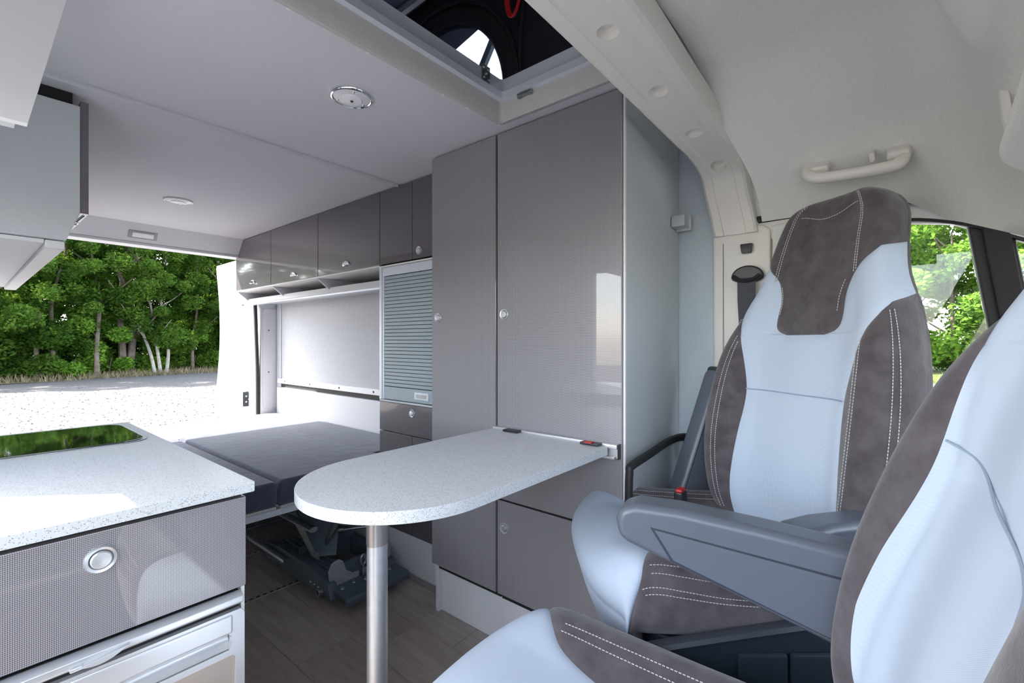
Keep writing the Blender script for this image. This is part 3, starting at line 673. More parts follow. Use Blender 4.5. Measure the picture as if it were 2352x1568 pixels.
# wide wardrobe
wd = thing('wardrobe', 'wide tall wardrobe with woven taupe door that carries the table', 'wardrobe', (1.3, .76, 0))
obj('side_panel', MB().box((TXF + .008, .537, .0), (WX - .004, .553, CZ - .004)), 'lam', wd)
obj('edge_band', MB().box((TXF + .004, .536, .16), (TXF + .012, .5405, CZ - .004)), 'edge', wd)
obj('carcass', MB().box((TXF + .020, .553, .16), (WX - .004, .978, CZ - .004)), 'gapd', wd)
dl = door_leaf('upper_door', wd, TXF, .5445, .981, .492, CZ - .006, 'weave'); knob(dl, (TXF, .950, 1.087), (-1, 0, 0))
dl = door_leaf('lower_door', wd, TXF, .5445, .981, .183, .486, 'weave'); knob(dl, (TXF, .950, .402), (-1, 0, 0))
obj('plinth', MB().box((TXF + .035, .553, .0), (TXF + .05, .985, .178), .001), 'lamw', wd)
# narrow wardrobe
nw = thing('wardrobe', 'narrow tall wardrobe with one full-height plain taupe door beside the roller shutter', 'wardrobe', (1.3, 1.15, 0))
obj('carcass', MB().box((TXF + .022, .985, .16), (WX - .004, 1.288, CZ - .004)), 'gapd', nw)
obj('side_panel', MB().box((TXF + .02, 1.288, .0), (WX - .004, 1.303, CZ - .004)), 'lamw', nw)
dl = door_leaf('door', nw, TXF, .9885, 1.303, .183, CZ - .006, 'weave'); knob(dl, (TXF, 1.267, 1.086), (-1, 0, 0))
obj('plinth', MB().box((TXF + .035, .985, .0), (TXF + .05, 1.288, .178), .001), 'lamw', nw)
# low drawer unit below the shutter
lu = thing('drawer_unit', 'low dark cupboard with a push-knob drawer below the roller shutter', 'cupboard', (1.38, 1.54, 0))
obj('carcass', MB().box((OXF + .02, 1.304, .17), (WX - .02, 1.776, .733)), 'lamw', lu)
obj('top_board', MB().box((OXF, 1.304, .733), (WX - .03, 1.776, .741), .001), 'lam', lu)
dl = door_leaf('drawer_front', lu, OXF, 1.304, 1.776, .604, .732, 'gloss2'); knob(dl, (OXF, 1.543, .699), (-1, 0, 0))
door_leaf('door', lu, OXF, 1.304, 1.542, .183, .600, 'gloss2'); door_leaf('door', lu, OXF, 1.545, 1.776, .183, .600, 'gloss2')
obj('plinth', MB().box((OXF + .03, 1.304, .0), (OXF + .045, 2.6, .178), .001), 'lamw', lu)
obj('end_panel', MB().box((OXF + .02, 1.768, .17), (WX - .06, 1.777, .733)), 'lamw', lu)
# roller shutter cabinet
ru = thing('shutter_cabinet', 'grey cabinet closed by a ribbed roller shutter', 'cabinet', (1.38, 1.54, .742))
obj('frame', MB().box((OXF - .002, 1.757, .742), (OXF + .02, 1.776, 1.334), .002).box((OXF + .002, 1.745, .742), (OXF + .02, 1.757, 1.30), .002).box((OXF + .02, 1.766, .742), (WX - .02, 1.776, 1.334)), 'aluw', ru)
obj('header', MB().box((OXF + .001, 1.304, 1.292), (OXF + .016, 1.757, 1.330), .002), 'aluw', ru)
obj('top_edge', MB().box((OXF - .003, 1.304, 1.331), (OXF + .018, 1.776, 1.338), .001), 'edge', ru)
obj('backing', MB().box((OXF + .016, 1.304, .742), (OXF + .02, 1.757, 1.33)), 'gapd', ru)
ns = 31; z0s, z1s = .802, 1.290; hh = (z1s - z0s) / ns; smesh = None
slatm = plain('shutter_grey_plastic', (.36, .42, .47), .45, .1)
for i in range(ns):
    zc = z0s + hh * (i + .5)
    if smesh is None:
        o = obj('slat', MB().prism([(OXF + .0055, zc - hh * .455), (OXF + .0038, zc - hh * .40), (OXF + .0034, zc), (OXF + .0038, zc + hh * .40), (OXF + .0055, zc + hh * .455), (OXF + .012, zc + hh * .455), (OXF + .012, zc - hh * .455)], 1, 1.304, 1.748).xf(lambda p: (p[0], p[1], p[2])), slatm, ru)
        # prism axis 1: polygon was given as (x, z)
        smesh = o
    else:
        o = smesh.copy(); COL.objects.link(o); o.location = (0, 0, hh * i)
br_ = obj('bottom_rail', MB().box((OXF + .003, 1.304, .744), (OXF + .014, 1.748, .800), .002), slatm, ru)
obj('grip', MB().box((OXF - .001, 1.44, .757), (OXF + .004, 1.53, .788), .004), 'aluw', br_); obj('grip_recess', MB().box((OXF - .0018, 1.452, .765), (OXF + .0, 1.518, .780), .001), 'steel', br_)
# cupboards above
def tab_handle(parent, y, z):
    x = OXF
    mb = MB().prism([(y - .034, z - .010), (y + .034, z - .010), (y + .022, z + .006), (y, z + .012), (y - .022, z + .006)], 0, x - .007, x, .003).tube(catmull([(x, y - .032, z - .008), (x - .016, y, z - .012), (x, y + .032, z - .008)], 5), .004, 8)
    return obj('handle', mb, 'chrome', parent)
ov = [(1.304, 1.542, 'small wall cupboard with a round push knob beside the narrow wardrobe', 1), (1.545, 1.774, 'plain small wall cupboard above the left half of the roller shutter', 0),
      (1.777, 2.328, 'wide wall cupboard with chrome tab handle next to the plain small one', 2), (2.331, 2.895, 'middle wall cupboard of the row above the bed', 2), (2.898, 3.44, 'rearmost wall cupboard above the bed reflecting green trees', 2)]
for y0, y1, lb, kd in ov:
    c = thing('wall_cupboard', lb, 'cupboard', (1.37, (y0 + y1) / 2, 1.34))
    obj('carcass', MB().box((OXF + .019, y0, 1.346), (WX, y1, CZ - .004)), 'gapd', c)
    dl = door_leaf('door', c, OXF, y0, y1, 1.345, CZ - .005, 'gloss2')
    if kd == 1: knob(dl, (OXF, 1.498, 1.376), (-1, 0, 0))
    if kd == 2: tab_handle(dl, (y0 + y1) / 2 - (.0 if y0 < 2 else .01), 1.383)
# open shelf under the wall cupboards
sh = thing('open_shelf', 'open shelf with slanted dividers running below the wall cupboards over the bed', 'shelf', (1.40, 2.6, 1.255))
obj('top_edge', MB().box((OXF, 1.777, 1.337), (WX, 3.44, 1.344), .001), 'edge', sh)
obj('shelf_board', MB().box((1.302, 1.777, 1.272), (WX, 3.53, 1.280)), 'lam', sh)
obj('front_rail', MB().prism([(1.290, 1.262), (1.300, 1.295), (1.308, 1.295), (1.306, 1.262)], 1, 1.777, 3.53, .002), 'white', sh)
obj('light_strip', MB().box((1.300, 1.777, 1.252), (1.335, 3.53, 1.264), .003), 'aluw', sh)
for y in (1.780, 2.352, 2.900, 3.436):
    obj('divider', MB().prism([(1.232, 1.337), (1.298, 1.282), (WX, 1.282), (WX, 1.337)], 1, y, y + .012), 'felt', sh)
obj('back_board', MB().box((1.49, 1.777, 1.28), (1.52, 3.44, 1.345)).box((OXF + .004, 1.777, 1.339), (1.50, 3.44, 1.3445)), 'gloss2', sh)
obj('end_cap', MB().box((1.288, 3.53, 1.250), (1.338, 3.536, 1.297), .001), 'white', sh)

# table
tb = thing('table', 'speckled pale table with a rounded end hung from the woven wardrobe door', 'table', (.75, .78, 0))
y0, y1 = .5735, .986; rr = (y1 - y0) / 2; poly = [(1.098, y0), (1.098, y1)]
for i in range(49):
    t = R(90 + 180 * i / 48); poly.append((.598 + rr * 1.02 * math.cos(t), (y0 + y1) / 2 + rr * math.sin(t)))
obj('table_top', MB().prism(poly, 2, .699, .7216, .0016, 2), 'top', tb)
obj('wall_rail', MB().box((1.100, .549, .716), (1.1195, .985, .728), .002).box((1.106, .549, .692), (1.1195, .985, .716)).box((1.094, .553, .690), (1.1195, .985, .698), .002), 'alu', tb)
obj('rail_end_cap', MB().box((1.105, .546, .689), (1.1198, .5495, .729), .001), 'black', tb)
for y, rd in ((.895, 0), (.620, 1)):
    cp = obj('clip', MB().box((1.078, y - .028, .7216), (1.106, y + .028, .7285), .002), 'black', tb)
    if rd: obj('release_tab', MB().box((1.072, y - .010, .7285), (1.092, y + .012, .7315), .001), 'red', cp)
obj('leg', MB().tube([(.532, .782, .006), (.532, .782, .607)], [(.0212, .0175)] * 2, 28, flat=(1, 0, 0)), 'alu', tb)
obj('collar', MB().tube([(.532, .782, .600), (.532, .782, .607), (.532, .782, .698)], [(.0218, .018), (.0222, .0185), (.0222, .0185)], 28, flat=(1, 0, 0)), plain('warm_nickel_collar', (.42, .38, .36), .35, .8), tb)
obj('foot', MB().lathe([(.0001, .0), (.028, 0), (.028, .006), (.023, .010), (.022, .03)], (.532, .782, 0), (0, 0, 1), 24), 'black', tb)

# kitchen block
kx1 = .322; KY = .862
ku = thing('kitchen_block', 'kitchen block with a woven taupe drawer front at the left edge', 'kitchen unit', (.05, 1.3, 0))
obj('carcass', MB().box((-.22, KY + .022, 0), (kx1 - .004, 1.74, .735)), 'lam', ku)
obj('side_edge', MB().box((kx1 - .006, KY + .006, 0), (kx1 - .0005, KY + .022, .575)), 'edge', ku)
dl = obj('drawer', MB().box((-.22, KY, .5775), (kx1, KY + .018, .7315), .002), 'weave', ku)
kb = knob(dl, (.1315, KY, .6925), (0, -1, 0), .0188, n=48)
obj('shadow_gap', MB().box((-.22, KY + .012, .731), (kx1 - .004, KY + .03, .741)), 'gapd', ku)
wt = thing('worktop', 'speckled pale kitchen worktop with a black glass hob let into it', 'worktop', (.05, 1.3, .74))
obj('slab', MB().box((-.24, .850, .7400), (.3315, 1.772, .7577), .0015), 'top', wt)
hb = thing('hob', 'black glass hob lid with a steel rim in the kitchen worktop', 'hob', (.05, 1.56, .7577))
obj('rim', MB().prism(rrect(-.22, 1.395, .309, 1.732, .055, 8), 2, .7570, .7600, .0012), 'steel', hb)
obj('glass_lid', MB().prism(rrect(-.212, 1.403, .301, 1.724, .048, 8), 2, .7590, .7622, .001), 'hob', hb)
# fridge below the drawer
fg = thing('fridge', 'silver compressor fridge built in below the woven kitchen drawer', 'fridge', (.1, 1.0, 0))
FY = KY - .004
obj('top_bar', MB().prism([(FY, .552), (FY - .005, .556), (FY - .005, .566), (FY + .004, .571), (FY + .03, .571), (FY + .03, .552)], 0, -.2, .3145, .0015), 'satin', fg)
obj('gap_strip', MB().box((-.2, FY + .010, .535), (.312, FY + .03, .572)), 'gapd', fg)
fd = obj('door', MB().prism([(-.2, .02), (.318, .02), (.318, .535), (.312, .543), (-.2, .543), (-.2, .508), (.292, .508), (.299, .502), (.299, .490), (.294, .480), (.140, .480), (.140, .508), (.134, .508), (.134, .470), (.2995, .470), (.3035, .465), (.3035, .03), (-.2, .03)], 1, FY, FY + .02), 'satin', fg)
obj('upper_bar', MB().box((-.2, FY - .003, .5075), (.2995, FY + .012, .5390), .004), 'satin', fd)
obj('grip_scoop', MB().grid(lambda a, b: (lerp(.141, .298, b), FY + .003 + .014 * math.sin(math.pi * a) ** .7, lerp(.5075, .481, a)), 12, 6), 'satin', fd)
obj('lower_panel', MB().box((-.2, FY + .004, .03), (.3035, FY + .012, .4695), .001), 'brown', fd)
obj('control_cover', MB().box((-.2, FY - .004, .440), (.134, FY + .01, .5075), .004), 'satin', fd)
lp = [(.104, .5570), (.162, .5640)] + [(.162 - .058 * i / 14, .5640 - .007 * i / 14 - .0085 * math.sin(math.pi * i / 14)) for i in range(1, 14)]
lv = MB().prism(lp, 1, FY - .0125, FY - .003, .0022, 3).box((.098, FY - .011, .5535), (.112, FY - .002, .5595), .002); obj('latch_lever', lv, 'satin', fg)

# overhead boxes on the kitchen side
oh = thing('overhead_cupboard', 'light grey overhead cupboard with a dark door edge above the rear of the kitchen', 'cupboard', (0, 2.5, 1.265))
obj('carcass', MB().prism([(LX, 1.640), (.218, 1.640), (.218, 1.350), (.190, 1.270), (LX, 1.270)], 1, 1.70, 3.26, .002), 'lam', oh)
obj('door', MB().box((.2185, 1.704, 1.350), (.2355, 3.26, 1.656), .001), 'gloss', oh)
obj('dark_top', MB().box((LX, 1.72, 1.640), (.205, 3.26, 1.677)), 'gapd', oh)
obj('lamp_rail', MB().box((.150, 1.71, 1.246), (.189, 3.24, 1.269), .004), 'white', oh)
obj('light_panel', MB().box((LX, 1.71, 1.258), (.150, 3.24, 1.269), .002), 'lamw', oh)
obj('hinge', MB().lathe([(.0001, .006), (.006, .006), (.008, 0)], (.209, 1.712, 1.325), (0, -1, 0), 12).tube([(.209, 1.705, 1.325), (.225, 1.70, 1.345)], .003, 6), 'chrome', oh)
ep = thing('overhead_locker', 'pale grey overhead locker end with a slanting edge at the top left corner', 'cupboard', (-.05, 1.12, 1.36))
obj('end_panel', MB().prism([(LX, 1.360), (.0775, 1.360), (.1235, 1.589), (.141, 1.676), (LX, 1.676)], 1, 1.10, 1.118, .001), 'lamw', ep)
obj('shell', MB().prism([(LX, 1.372), (.066, 1.372), (.110, 1.589), (.128, 1.676), (LX, 1.676)], 1, 1.118, 1.18), 'lam', ep)

# ceiling lamps
def ceil_lamp(x, y, r, label, kind):
    t = thing('ceiling_lamp', label, 'lamp', (x, y, CZ), 'round ceiling lamps'); del t['group']
    obj('rim', MB().lathe([(r, .001), (r, -.003), (r * .96, -.007), (r * .90, -.008), (r * .86, -.006)], (x, y, CZ), (0, 0, 1), 48), 'chrome' if kind == 0 else 'white', t)
    obj('cover', MB().lathe([(r * .86, -.005), (r * .80, -.007), (r * .50, -.009)], (x, y, CZ), (0, 0, 1), 48), 'white', t)
    obj('lens', MB().lathe([(r * .50, -.009), (r * .46, -.012), (.0001, -.0135)], (x, y, CZ), (0, 0, 1), 36), 'lens', t)
    for k in range(3 if kind == 0 else 6):
        a = 2.2 + k * 2 * math.pi / (3 if kind == 0 else 6)
        obj('screw', MB().lathe([(.0001, -.003), (.003, -.002), (.004, 0)], (x + r * .68 * math.cos(a), y + r * .68 * math.sin(a), CZ - .0075), (0, 0, 1), 10), 'chrome', t)
    if kind == 0: obj('switch', MB().lathe([(.0001, -.003), (.003, -.003), (.004, 0)], (x, y, CZ - .0135), (0, 0, 1), 10), 'black', t)
ceil_lamp(.698, 1.147, .057, 'larger looking round ceiling lamp with chrome rim near the roof hatch', 0)
ceil_lamp(.684, 2.636, .060, 'round white ceiling lamp above the bed near the rear opening', 1)

# bed
def cushion_mb(poly, z0, z1, bev, puff=.006):
    mb = MB().prism(poly, 2, z0, z1, bev, 4); return mb
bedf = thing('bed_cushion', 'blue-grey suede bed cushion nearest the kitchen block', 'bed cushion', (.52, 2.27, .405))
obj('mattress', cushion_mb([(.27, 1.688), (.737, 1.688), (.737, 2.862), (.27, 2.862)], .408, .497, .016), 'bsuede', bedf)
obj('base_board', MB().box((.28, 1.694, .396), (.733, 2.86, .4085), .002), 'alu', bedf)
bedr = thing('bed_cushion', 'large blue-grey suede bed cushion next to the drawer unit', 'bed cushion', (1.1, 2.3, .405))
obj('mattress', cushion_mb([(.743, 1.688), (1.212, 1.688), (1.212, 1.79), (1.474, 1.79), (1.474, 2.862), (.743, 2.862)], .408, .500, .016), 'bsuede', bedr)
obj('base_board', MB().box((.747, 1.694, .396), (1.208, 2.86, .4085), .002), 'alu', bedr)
bedb = thing('bed_cushion', 'suede bed cushion at the rear opening, coloured paler beige to look sunlit', 'bed cushion', (.9, 3.14, .40))
obj('mattress', cushion_mb([(.10, 2.868), (1.474, 2.868), (1.474, 3.425), (.10, 3.425)], .405, .489, .012), plain('sunlit_tone_suede', (.24, .215, .205), .9, nz=.12, nscale=10, bmp=.2, bscale=60), bedb)  # mattress suede in a paler beige; the sun's brightening is put into the colour
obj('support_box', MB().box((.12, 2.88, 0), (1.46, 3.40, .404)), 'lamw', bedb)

# folding bench frame below the bed
fm = thing('bench_frame', 'dark steel folding bench frame standing on the floor under the bed', 'bench frame', (1.03, 1.85, 0))
for nm, x in (('side_beam', .905), ('side_beam', 1.165)):
    b_ = obj(nm, MB().prism([(1.60, .035), (2.16, .035), (2.16, .105), (2.02, .118), (1.72, .110), (1.62, .085)], 0, x - .018, x + .018, .003), 'mech', fm)
    for k in range(4): obj('rivet', MB().lathe([(.0001, .004), (.004, .003), (.005, 0)], (x - .018, 1.66 + .03 * k, .058), (-1, 0, 0), 8), 'chrome', b_)
    for k in range(3): obj('rivet', MB().lathe([(.0001, .004), (.004, .003), (.005, 0)], (x - .018, 1.99 + .035 * k, .085), (-1, 0, 0), 8), 'chrome', b_)
obj('top_plate', MB().box((.925, 1.66, .104), (.985, 2.1, .112), .002).box((.94, 1.68, .112), (.95, 2.08, .117)).box((.962, 1.68, .112), (.972, 2.08, .117)), 'mech', fm)
obj('front_plate', MB().prism([(1.515, .034), (1.515, .052), (1.523, .060), (1.650, .064), (1.650, .056), (1.532, .050), (1.532, .034)], 0, .905, 1.185, .001), 'mech', fm)
obj('cross_wall', MB().box((.915, 1.648, .04), (1.17, 1.660, .135), .003), 'mech', fm)
obj('cross_wall', MB().box((.915, 1.90, .04), (1.17, 1.91, .14), .003), 'mech', fm)
ear = [(-.048, 0), (-.055, .060), (-.040, .090), (-.012, .098), (.004, .086), (.018, .045), (.050, .022), (.075, .022), (.075, 0)]
for cx_, sg in ((.955, 1), (1.125, -1)):
    obj('cast_bracket', MB().prism([(cx_ + sg * a, .062 + b) for a, b in ear], 1, 1.634, 1.647, .004), 'bracket', fm)
eb = [(1.040 + .011 * math.cos(2 * math.pi * i / 16), 1.625, .128 + .020 * math.sin(2 * math.pi * i / 16)) for i in range(16)]
obj('eye_bolt', MB().tube(eb, .0035, 8, closed=True).tube([(1.04, 1.625, .108), (1.04, 1.625, .066)], .005, 8), 'steel', fm)
obj('spring_nut', MB().lathe([(.020, 0), (.020, .004), (.012, .006), (.012, .012), (.016, .014), (.010, .020), (.010, .030), (.0001, .032)], (1.035, 1.578, .062), (0, 0, 1), 20), 'chrome', fm)
for a, b in ((.935, 1.60), (.99, 1.61), (1.14, 1.59)): obj('bolt', MB().lathe([(.008, 0), (.007, .003), (.004, .004), (.004, .010), (.0001, .011)], (a, b, .060), (0, 0, 1), 12), 'chrome', fm)
obj('pivot_tube', MB().lathe([(.010, .0), (.014, .0), (.014, .05), (.010, .05), (.010, .0)], (.870, 1.665, .050), (1, 0, 0), 20), 'steel', fm)
# inclined folding levers and long tubes
obj('lever', MB().prism([(2.02, .30), (1.98, .30), (1.80, .155), (1.76, .155), (1.76, .125), (1.82, .125), (2.04, .27)], 0, .925, .930, .001), 'steel', fm)
obj('lever', MB().obox((1.02, 1.80, .225), ((.18, -.1, .34), (0, 1, 0), (1, 0, -.5)), (.13, .016, .004), .001), 'steel', fm)
obj('lever', MB().prism([(2.0, .30), (1.62, .13), (1.62, .115), (2.0, .27)], 0, 1.148, 1.153, .001), 'mech', fm)
obj('lever_web', MB().add([(.928, 2.0, .29), (.928, 1.79, .13), (1.0, 1.76, .12), (1.08, 1.86, .30)], [(0, 1, 2, 3)]), 'mech', fm)
obj('tie_rod', MB().tube([(.99, 1.86, .19), (1.12, 1.70, .215)], .006, 8).tube([(1.03, 1.81, .199), (1.05, 1.785, .202)], .010, 8), 'steel', fm)
obj('long_tube', MB().tube([(.875, 1.93, .085), (.875, 2.75, .085)], .014, 12), 'steel', fm)
obj('long_tube', MB().tube([(.894, 1.74, .262), (.894, 2.6, .262)], [(.011, .018)] * 2, 10, flat=(0, 0, 1)), 'steel', fm)
obj('cross_tube', MB().tube([(.875, 2.42, .085), (1.165, 2.42, .085)], .012, 10), 'steel', fm)
sb = obj('slotted_bar', MB().box((.60, 2.14, .300), (.93, 2.146, .345), .001).box((.60, 2.14, .300), (.93, 2.175, .304), .001), 'aluw', fm)
for k in range(6): obj('slot', MB().box((.64 + k * .045, 2.1395, .318), (.655 + k * .045, 2.1402, .328)), 'gapd', sb)
obj('end_plate', MB().prism([(2.10, .25), (2.16, .25), (2.15, .33), (2.08, .36)], 0, .93, .936, .001), 'mech', fm)
obj('hanger', MB().box((.926, 1.80, .30), (.946, 2.60, .396), .002), 'mech', fm); obj('hanger', MB().box((1.140, 1.80, .27), (1.16, 2.60, .396), .002), 'mech', fm)
obj('bed_rail', MB().box((.27, 1.700, .372), (1.205, 1.722, .396), .003), 'aluw', fm)
def track(y, lb):
    t = thing('floor_track', lb, 'seat track', (.75, y, 0))
    obj('rail', MB().box((.26, y - .010, 0), (1.21, y + .010, .0045), .001), 'alu', t)
    hm = None
    for k in range(38):
        if hm is None: hm = obj('slot', MB().prism(rrect(.270, y - .0055, .286, y + .0055, .0052, 3), 2, .0044, .0050), plain('slot_grey', (.09, .09, .095), .6), t)
        else:
            o = hm.copy(); COL.objects.link(o); o.location = (.025 * k, 0, 0)
track(1.90, 'perforated aluminium seat track in the floor, the one nearer the table leg')
track(2.312, 'perforated aluminium seat track in the floor farther under the bed')

# small fittings between wardrobe and driver seat
obj('wall_bracket', MB().box((1.452, .493, 1.364), (1.503, .535, 1.400), .002).box((1.499, .489, 1.358), (1.508, .536, 1.406), .001), 'alu', label='small aluminium bracket joining the wardrobe side to the felt wall', cat='bracket')
obj('wall_bracket', MB().box((1.44, .497, .688), (1.50, .535, .692), .001), 'alu', label='flat metal bracket low on the wardrobe side above the black strap', cat='bracket')
sb_ = catmull([(1.495, .475, .640), (1.488, .478, .672), (1.455, .492, .700), (1.36, .503, .704), (1.22, .508, .690), (1.095, .505, .683), (1.078, .503, .668), (1.074, .503, .60), (1.076, .505, .45)], 6)
obj('padded_strap', MB().tube(sb_, [(.010, .013)] * len(sb_), 10), 'rubber', label='black padded strap running along the side of the woven wardrobe', cat='strap')
obj('lower_belt', MB().tube(catmull([(1.495, .415, .70), (1.482, .412, .62), (1.486, .40, .52), (1.49, .38, .30)], 5), [(.003, .012)] * 16, 8, flat=(1, 0, 0)), 'black', label='thin black belt hanging down the wall behind the driver seat', cat='belt')
bk = thing('belt_buckle', 'black seat belt buckle with a red button beside the driver seat cushion', 'buckle', (1.205, .42, .50))
obj('housing', MB().box((1.186, .408, .50), (1.226, .432, .610), .006), 'black', bk); obj('button', MB().box((1.190, .411, .606), (1.222, .429, .6165), .004), 'red', bk)

# ------------------------------------------------------------------ swivel seats
def cum(P): return P
ZC = [(0, .50), (.15, .47), (.3, .42), (.43, .40), (.52, .46), (.6, .56), (.65, .68), (.68, .80), (.70, .90)]       # light / bolster line on the backrest
ZH = [(.60, .17), (.61, .25), (.63, .30), (.70, .34), (.74, .40), (.78, .50), (.81, .64), (.83, .78), (.845, .90)]   # dark head insert line
def tabf(T, v): return cr([(a, b) for a, b in T], v)[0]
def dist(T, s, v, k=.42, kv=.85):
    c = tabf(T, v); g = (tabf(T, min(v + .004, T[-1][0])) - tabf(T, max(v - .004, T[0][0]))) / .008
    return abs(abs(s) - c) * k / math.sqrt(1 + (g * k / kv) ** 2)
def nrm(fn, s, v, e=.004):
    a = Vector(fn(min(s + e, 1), v)) - Vector(fn(max(s - e, -1), v)); b = Vector(fn(s, min(v + e, 1))) - Vector(fn(s, max(v - e, 0)))
    n = a.cross(b)
    return n.normalized() if n.length > 1e-12 else Vector((0, 0, 1))
def puffed(fn, s, v, d, amp=.006, w=.010):
    p = Vector(fn(s, v)); n = nrm(fn, s, v) * OUT[fn]
    return p + n * (amp * (1 - math.exp(-d / w)) - amp * .6)
OUT = {back: -1, cush: 1}
def bsurf(s, v, d): return puffed(back, s, v, d)
def csurf(s, v, d): return puffed(cush, s, v, d)
CC = [(0, .30), (.42, .30), (.54, .33), (.61, .37), (.66, .44), (.71, .52), (.76, .60), (.82, .72), (.87, .86), (.90, 1.0)]
VF = .90
def dB(s, v):
    d = 1
    if v < .71: d = min(d, dist(ZC, s, min(v, .70)))
    if v > .6 and v < .86: d = min(d, dist(ZH, s, min(v, .845)))
    if v < .62 and abs(s) <= .2: d = min(d, abs(v - .60) * .85)
    if abs(s) < tabf(ZC, min(v, .7)) and v < .6: d = min(d, abs(v - .44) * .85 + .001)
    if abs(s) > .8: d = min(d, abs(abs(s) - .9) * .42)
    return d
def dC(s, v):
    d = 1
    if v < VF + .01: d = min(d, dist(CC, s, min(v, VF), .45, .75))
    if v > .70: d = min(d, abs(v - .93) * .8 + .002)
    return d
def seat(label, O, ang, sc, dz, arms, side, lean=0, cp=None, coff=0, sk=0, backst=True, near=(1, 1)):
    NEAR[0], NEAR[1] = near
    root = thing('swivel_seat', label, 'seat', (O[0], O[1], 0))
    f = Vector((-math.sin(ang), math.cos(ang), 0)); x = Vector((math.cos(ang), math.sin(ang), 0)); o0 = Vector((O[0], O[1], dz))
    def T(p): return o0 + x * (p[0] * sc) + f * (p[1] * sc) + Vector((0, 0, p[2] * sc))
    def TB(p): return T((p[0], p[1] - lean * (p[2] - .5), p[2]))
    Oc, ac, scc, dzc = cp or (O, ang, sc, dz)
    fc = Vector((-math.sin(ac), math.cos(ac), 0)); xc = Vector((math.cos(ac), math.sin(ac), 0)); oc = Vector((Oc[0], Oc[1], dzc))
    def TC(p): return oc + xc * (p[0] * scc) + fc * (p[1] * scc) + Vector((0, 0, p[2] * scc))
    TT = {'backrest': TB, 'backrest_panel': TB, 'headrest': TB, 'cushion': TC, 'cushion_panel': TC, 'base': TC, 'valance': TC, 'valance_rim': TC, 'drawer_front': TC, 'screw_recess': TC, 'pedestal': TC}
    def part(name, mb, mat, par=root, **k): return obj(name, mb.xf(k.pop('tf', None) or TT.get(name, T)), mat, par, **k)
    def zone(surf, dfn, lo, hi, v0, v1, nu, nv):
        def g(a, b):
            v = lerp(v0, v1, b); s = lerp(lo(v), hi(v), a); return surf(s, v, dfn(s, v))
        return MB().grid(g, nu, nv)
    def join(*ms):
        mb = MB()
        for m_ in ms: mb.add(m_.v, m_.f)
        return mb
    c = lambda v: tabf(ZC, min(v, .70)) + coff * (math.sin(math.pi * min(1, v / .6)) - .8 * max(0, 1 - v / .22)); h = lambda v: tabf(ZH, min(v, .845))
    # backrest: dark bolsters and shell
    bo = join(zone(bsurf, dB, c, lambda v: .9, 0, .70, 34, 90), zone(bsurf, dB, lambda v: -.9, lambda v: -c(v), 0, .70, 34, 90),
              zone(bsurf, dB, lambda v: .9, lambda v: 1.0, 0, 1, 6, 60), zone(bsurf, dB, lambda v: -1.0, lambda v: -.9, 0, 1, 6, 60))
    bk = part('backrest', bo, 'suede', angle=50, fix=False)
    lt = join(zone(bsurf, dB, lambda v: -c(v), c, 0, .60, 40, 90), zone(bsurf, dB, h, c, .60, .70, 30, 40), zone(bsurf, dB, lambda v: -c(v), lambda v: -h(v), .60, .70, 30, 40),
              zone(bsurf, dB, h, lambda v: .9, .70, .845, 30, 40), zone(bsurf, dB, lambda v: -.9, lambda v: -h(v), .70, .845, 30, 40))
    part('backrest_panel', lt, 'fab', bk, angle=50, fix=False, label='pale blue fabric panel spreading over the shoulders of the backrest')
    hd_ = join(zone(bsurf, dB, lambda v: -h(v), h, .60, .845, 50, 60), zone(bsurf, dB, lambda v: -.9, lambda v: .9, .845, .97, 60, 24), zone(bsurf, dB, lambda v: -.9, lambda v: .9, .97, 1, 60, 12))
    part('headrest', hd_, 'suede', angle=50, fix=False)
    # cushion
    cc = lambda v: tabf(CC, min(v, VF))
    cu = join(zone(csurf, dC, cc, lambda v: 1.0, 0, VF, 40, 70), zone(csurf, dC, lambda v: -1.0, lambda v: -cc(v), 0, VF, 40, 70))
    cs_ = part('cushion', cu, 'suede', angle=50, fix=False)
    cl_ = join(zone(csurf, dC, lambda v: -cc(v), cc, 0, VF, 60, 70), zone(csurf, dC, lambda v: -1.0, lambda v: 1.0, VF, 1, 90, 40))
    part('cushion_panel', cl_, 'fab', cs_, angle=50, fix=False, label='pale blue fabric centre and front of the cushion')
    # thread lines
    def stitches(fn, pts):
        mb = MB(); P = [Vector(fn(s, v)) for s, v in pts]; L = [0]
        for a, b in zip(P, P[1:]): L.append(L[-1] + (b - a).length)
        pos = 0; j = 0
        while pos + .0042 < L[-1]:
            while L[j + 1] < pos + .002: j += 1
            t = (pos + .002 - L[j]) / max(1e-6, L[j + 1] - L[j]); s = lerp(pts[j][0], pts[j + 1][0], t); v = lerp(pts[j][1], pts[j + 1][1], t)
            n = nrm(fn, s, v) * OUT[fn]; p = P[j].lerp(P[j + 1], t) + n * .0040; d = (P[j + 1] - P[j]).normalized()
            mb.obox(p, (d, n, d.cross(n)), (.0021, .0005, .0006)); pos += .0062
        return mb
    mb = MB()
    def line(fn, sf, v0, v1, n=90):
        q = [(sf(lerp(v0, v1, i / n)), lerp(v0, v1, i / n)) for i in range(n + 1)]; m_ = stitches(fn, q); mb.add(m_.v, m_.f)
    def outof(v, d): return d
    for sg in (-1, 1):
        for off in (0, .028):
            if not backst: continue
            line(back, lambda v: sg * (.545 + off), .05, .585 if off == 0 else .60)
            line(back, lambda v: sg * (.735 + off), .05, .655)
            line(back, lambda v: sg * (.47 + off + .04 * math.sin((v - .7) * 6)), .765 + (.006 if off else 0), .985)
        line(back, lambda v: sg * (h(v) - .035), .66, .75, 40)
    hq = [(lerp(-.47, .47, i / 60), .945 + .01 * math.cos(i / 60 * 6.28)) for i in range(61)]
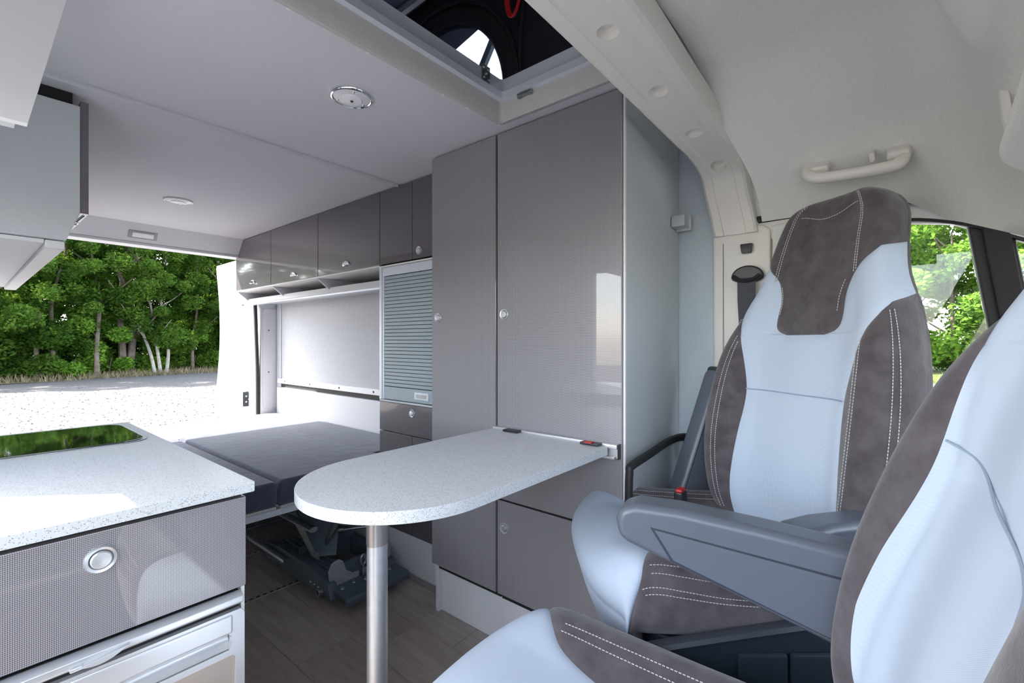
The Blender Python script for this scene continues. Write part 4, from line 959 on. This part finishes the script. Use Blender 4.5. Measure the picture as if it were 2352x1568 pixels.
    m_ = stitches(back, hq); mb.add(m_.v, m_.f)
    st = part('stitching', mb, 'thread', bk, tf=TB, angle=0, kind='stuff', fix=False)
    mb = MB()
    for sg in (-1, 1):
        for off in (0, .035):
            line(cush, lambda v: (-(.60 + off) if sg < 0 else .43 + off), .05, .735 if sg < 0 else .635)
            line(cush, lambda v: sg * (.70 + off), .03, .79)
    part('stitching', mb, 'thread', cs_, tf=TC, angle=0, kind='stuff', fix=False)
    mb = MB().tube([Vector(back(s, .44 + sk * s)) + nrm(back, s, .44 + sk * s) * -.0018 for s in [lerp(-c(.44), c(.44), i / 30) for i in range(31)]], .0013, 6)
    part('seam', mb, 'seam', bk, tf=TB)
    # shell / base with small drawers on the near side
    sgn = side
    b0 = part('base', MB().prism(rrect(-.235, -.12, .235, .42, .05, 4), 2, .10, .44, .01, 2), 'shell')
    top = [(.475, .435), (.40, .450), (.25, .473), (.10, .495), (.0, .520), (-.07, .555), (-.11, .60)]
    val = [(.475, .16)] + top + [(-.20, .60), (-.22, .16)]
    vl = part('valance', MB().prism(val, 0, sgn * .262, sgn * .285, .004), 'shell')
    part('valance_rim', MB().tube(catmull([(sgn * .276, a, b) for a, b in top], 5), [(.010, .014)] * 31, 8, flat=(0, 0, 1)), 'armd', vl)
    for a, b in ((.095, .182), (.187, .275)):
        part('drawer_front', MB().box((sgn * .285, a, .392), (sgn * .297, b, .446), .006), 'shell', vl)
    part('drawer_front', MB().box((sgn * .285, .095, .30), (sgn * .295, .275, .382), .006), 'shell', vl)
    part('screw_recess', MB().lathe([(.009, .001), (.007, .002), (.005, -.001), (.0001, -.002)], (sgn * .285, .062, .432), (sgn, 0, 0), 14), 'armd', vl)
    part('pedestal', MB().lathe([(.0001, .0), (.20, 0), (.20, .03), (.15, .05), (.15, .10), (.0001, .10)], (0, .15, .0 - dz / sc), (0, 0, 1), 28), 'shell')
    # armrests: profile in (y, z), bevelled slab; flipped up for raised
    for sx, x0, yh, L, zt, yaw, up, tilt in arms:
        prof = [(-.04, 0), (.10, .004), (L * .7, .004), (L - .03, -.002), (L - .006, -.014), (L, -.034), (L - .006, -.062), (L - .022, -.070), (L * .55, -.098), (.0, -.140), (-.045, -.145)]
        def place(p):
            xx, yy, zz = p[0], p[1], p[2]
            ca, sa = math.cos(up), math.sin(up); yy, zz = yy * ca - (zz + .07) * sa, yy * sa + (zz + .07) * ca - .07
            cy, sy = math.cos(yaw), math.sin(yaw); xx, yy = xx * cy - yy * sy, xx * sy + yy * cy
            return (x0 + xx + zz * tilt, yh + yy, zt + zz)
        ar = part('armrest', MB().prism(prof, 0, -.033, .033, .014, 5).xf(place), 'arm')
        inset = [(L * .80, -.035), (.0, -.040), (.0, -.128), (L * .58, -.085), (L * .70, -.076)]
        for q in (-.0345, .0325):
            part('cover_joint', MB().prism([(L * .82, -.0325), (-.01, -.0375), (-.01, -.131), (L * .58, -.088), (L * .71, -.0785)], 0, q + (.0004 if q < 0 else 0), q + .0016).xf(place), 'armd', ar)
            part('side_cover', MB().prism(inset, 0, q, q + .002, .0008).xf(place), 'arm', ar)
        if up > .5:
            part('end_cap', MB().prism([(L + .004, .008), (L * .72, .008), (L * .72, -.075), (L + .004, -.060)], 0, -.034, .034, .012, 4).xf(place), 'armd', ar)
            part('slot', MB().box((-.036, L * .77, -.03), (-.033, L * .93, -.015)).xf(place), 'black', ar)
        part('pivot', MB().lathe([(.0001, -.042), (.03, -.042), (.03, .042), (.0001, .042)], (0, -.02, -.07), (1, 0, 0), 20).xf(place), 'armd', ar)
    return root
seat('driver swivel seat turned inwards below the grab handle, whole backrest and headrest in view', (1.2396, .1663), .9226, .9785, .0487,
     [(-1, -.240, .0, .275, .655, 0, 0, 0), (1, .300, .06, .37, .60, 0, 1.72, 0)], -1, 0, ((1.2504, .1745), .6885, .9654, .028))
seat('passenger swivel seat cut off by the right edge, its arm reaching towards the table', (.581, -.027), .068, 1.034, -.026,
     [(1, .255, .06, .325, .702, .16, .075, 0)], 1, .158, ((.5443, .0456), .118, .998, -.082), .07, .08, False, (.45, .94))
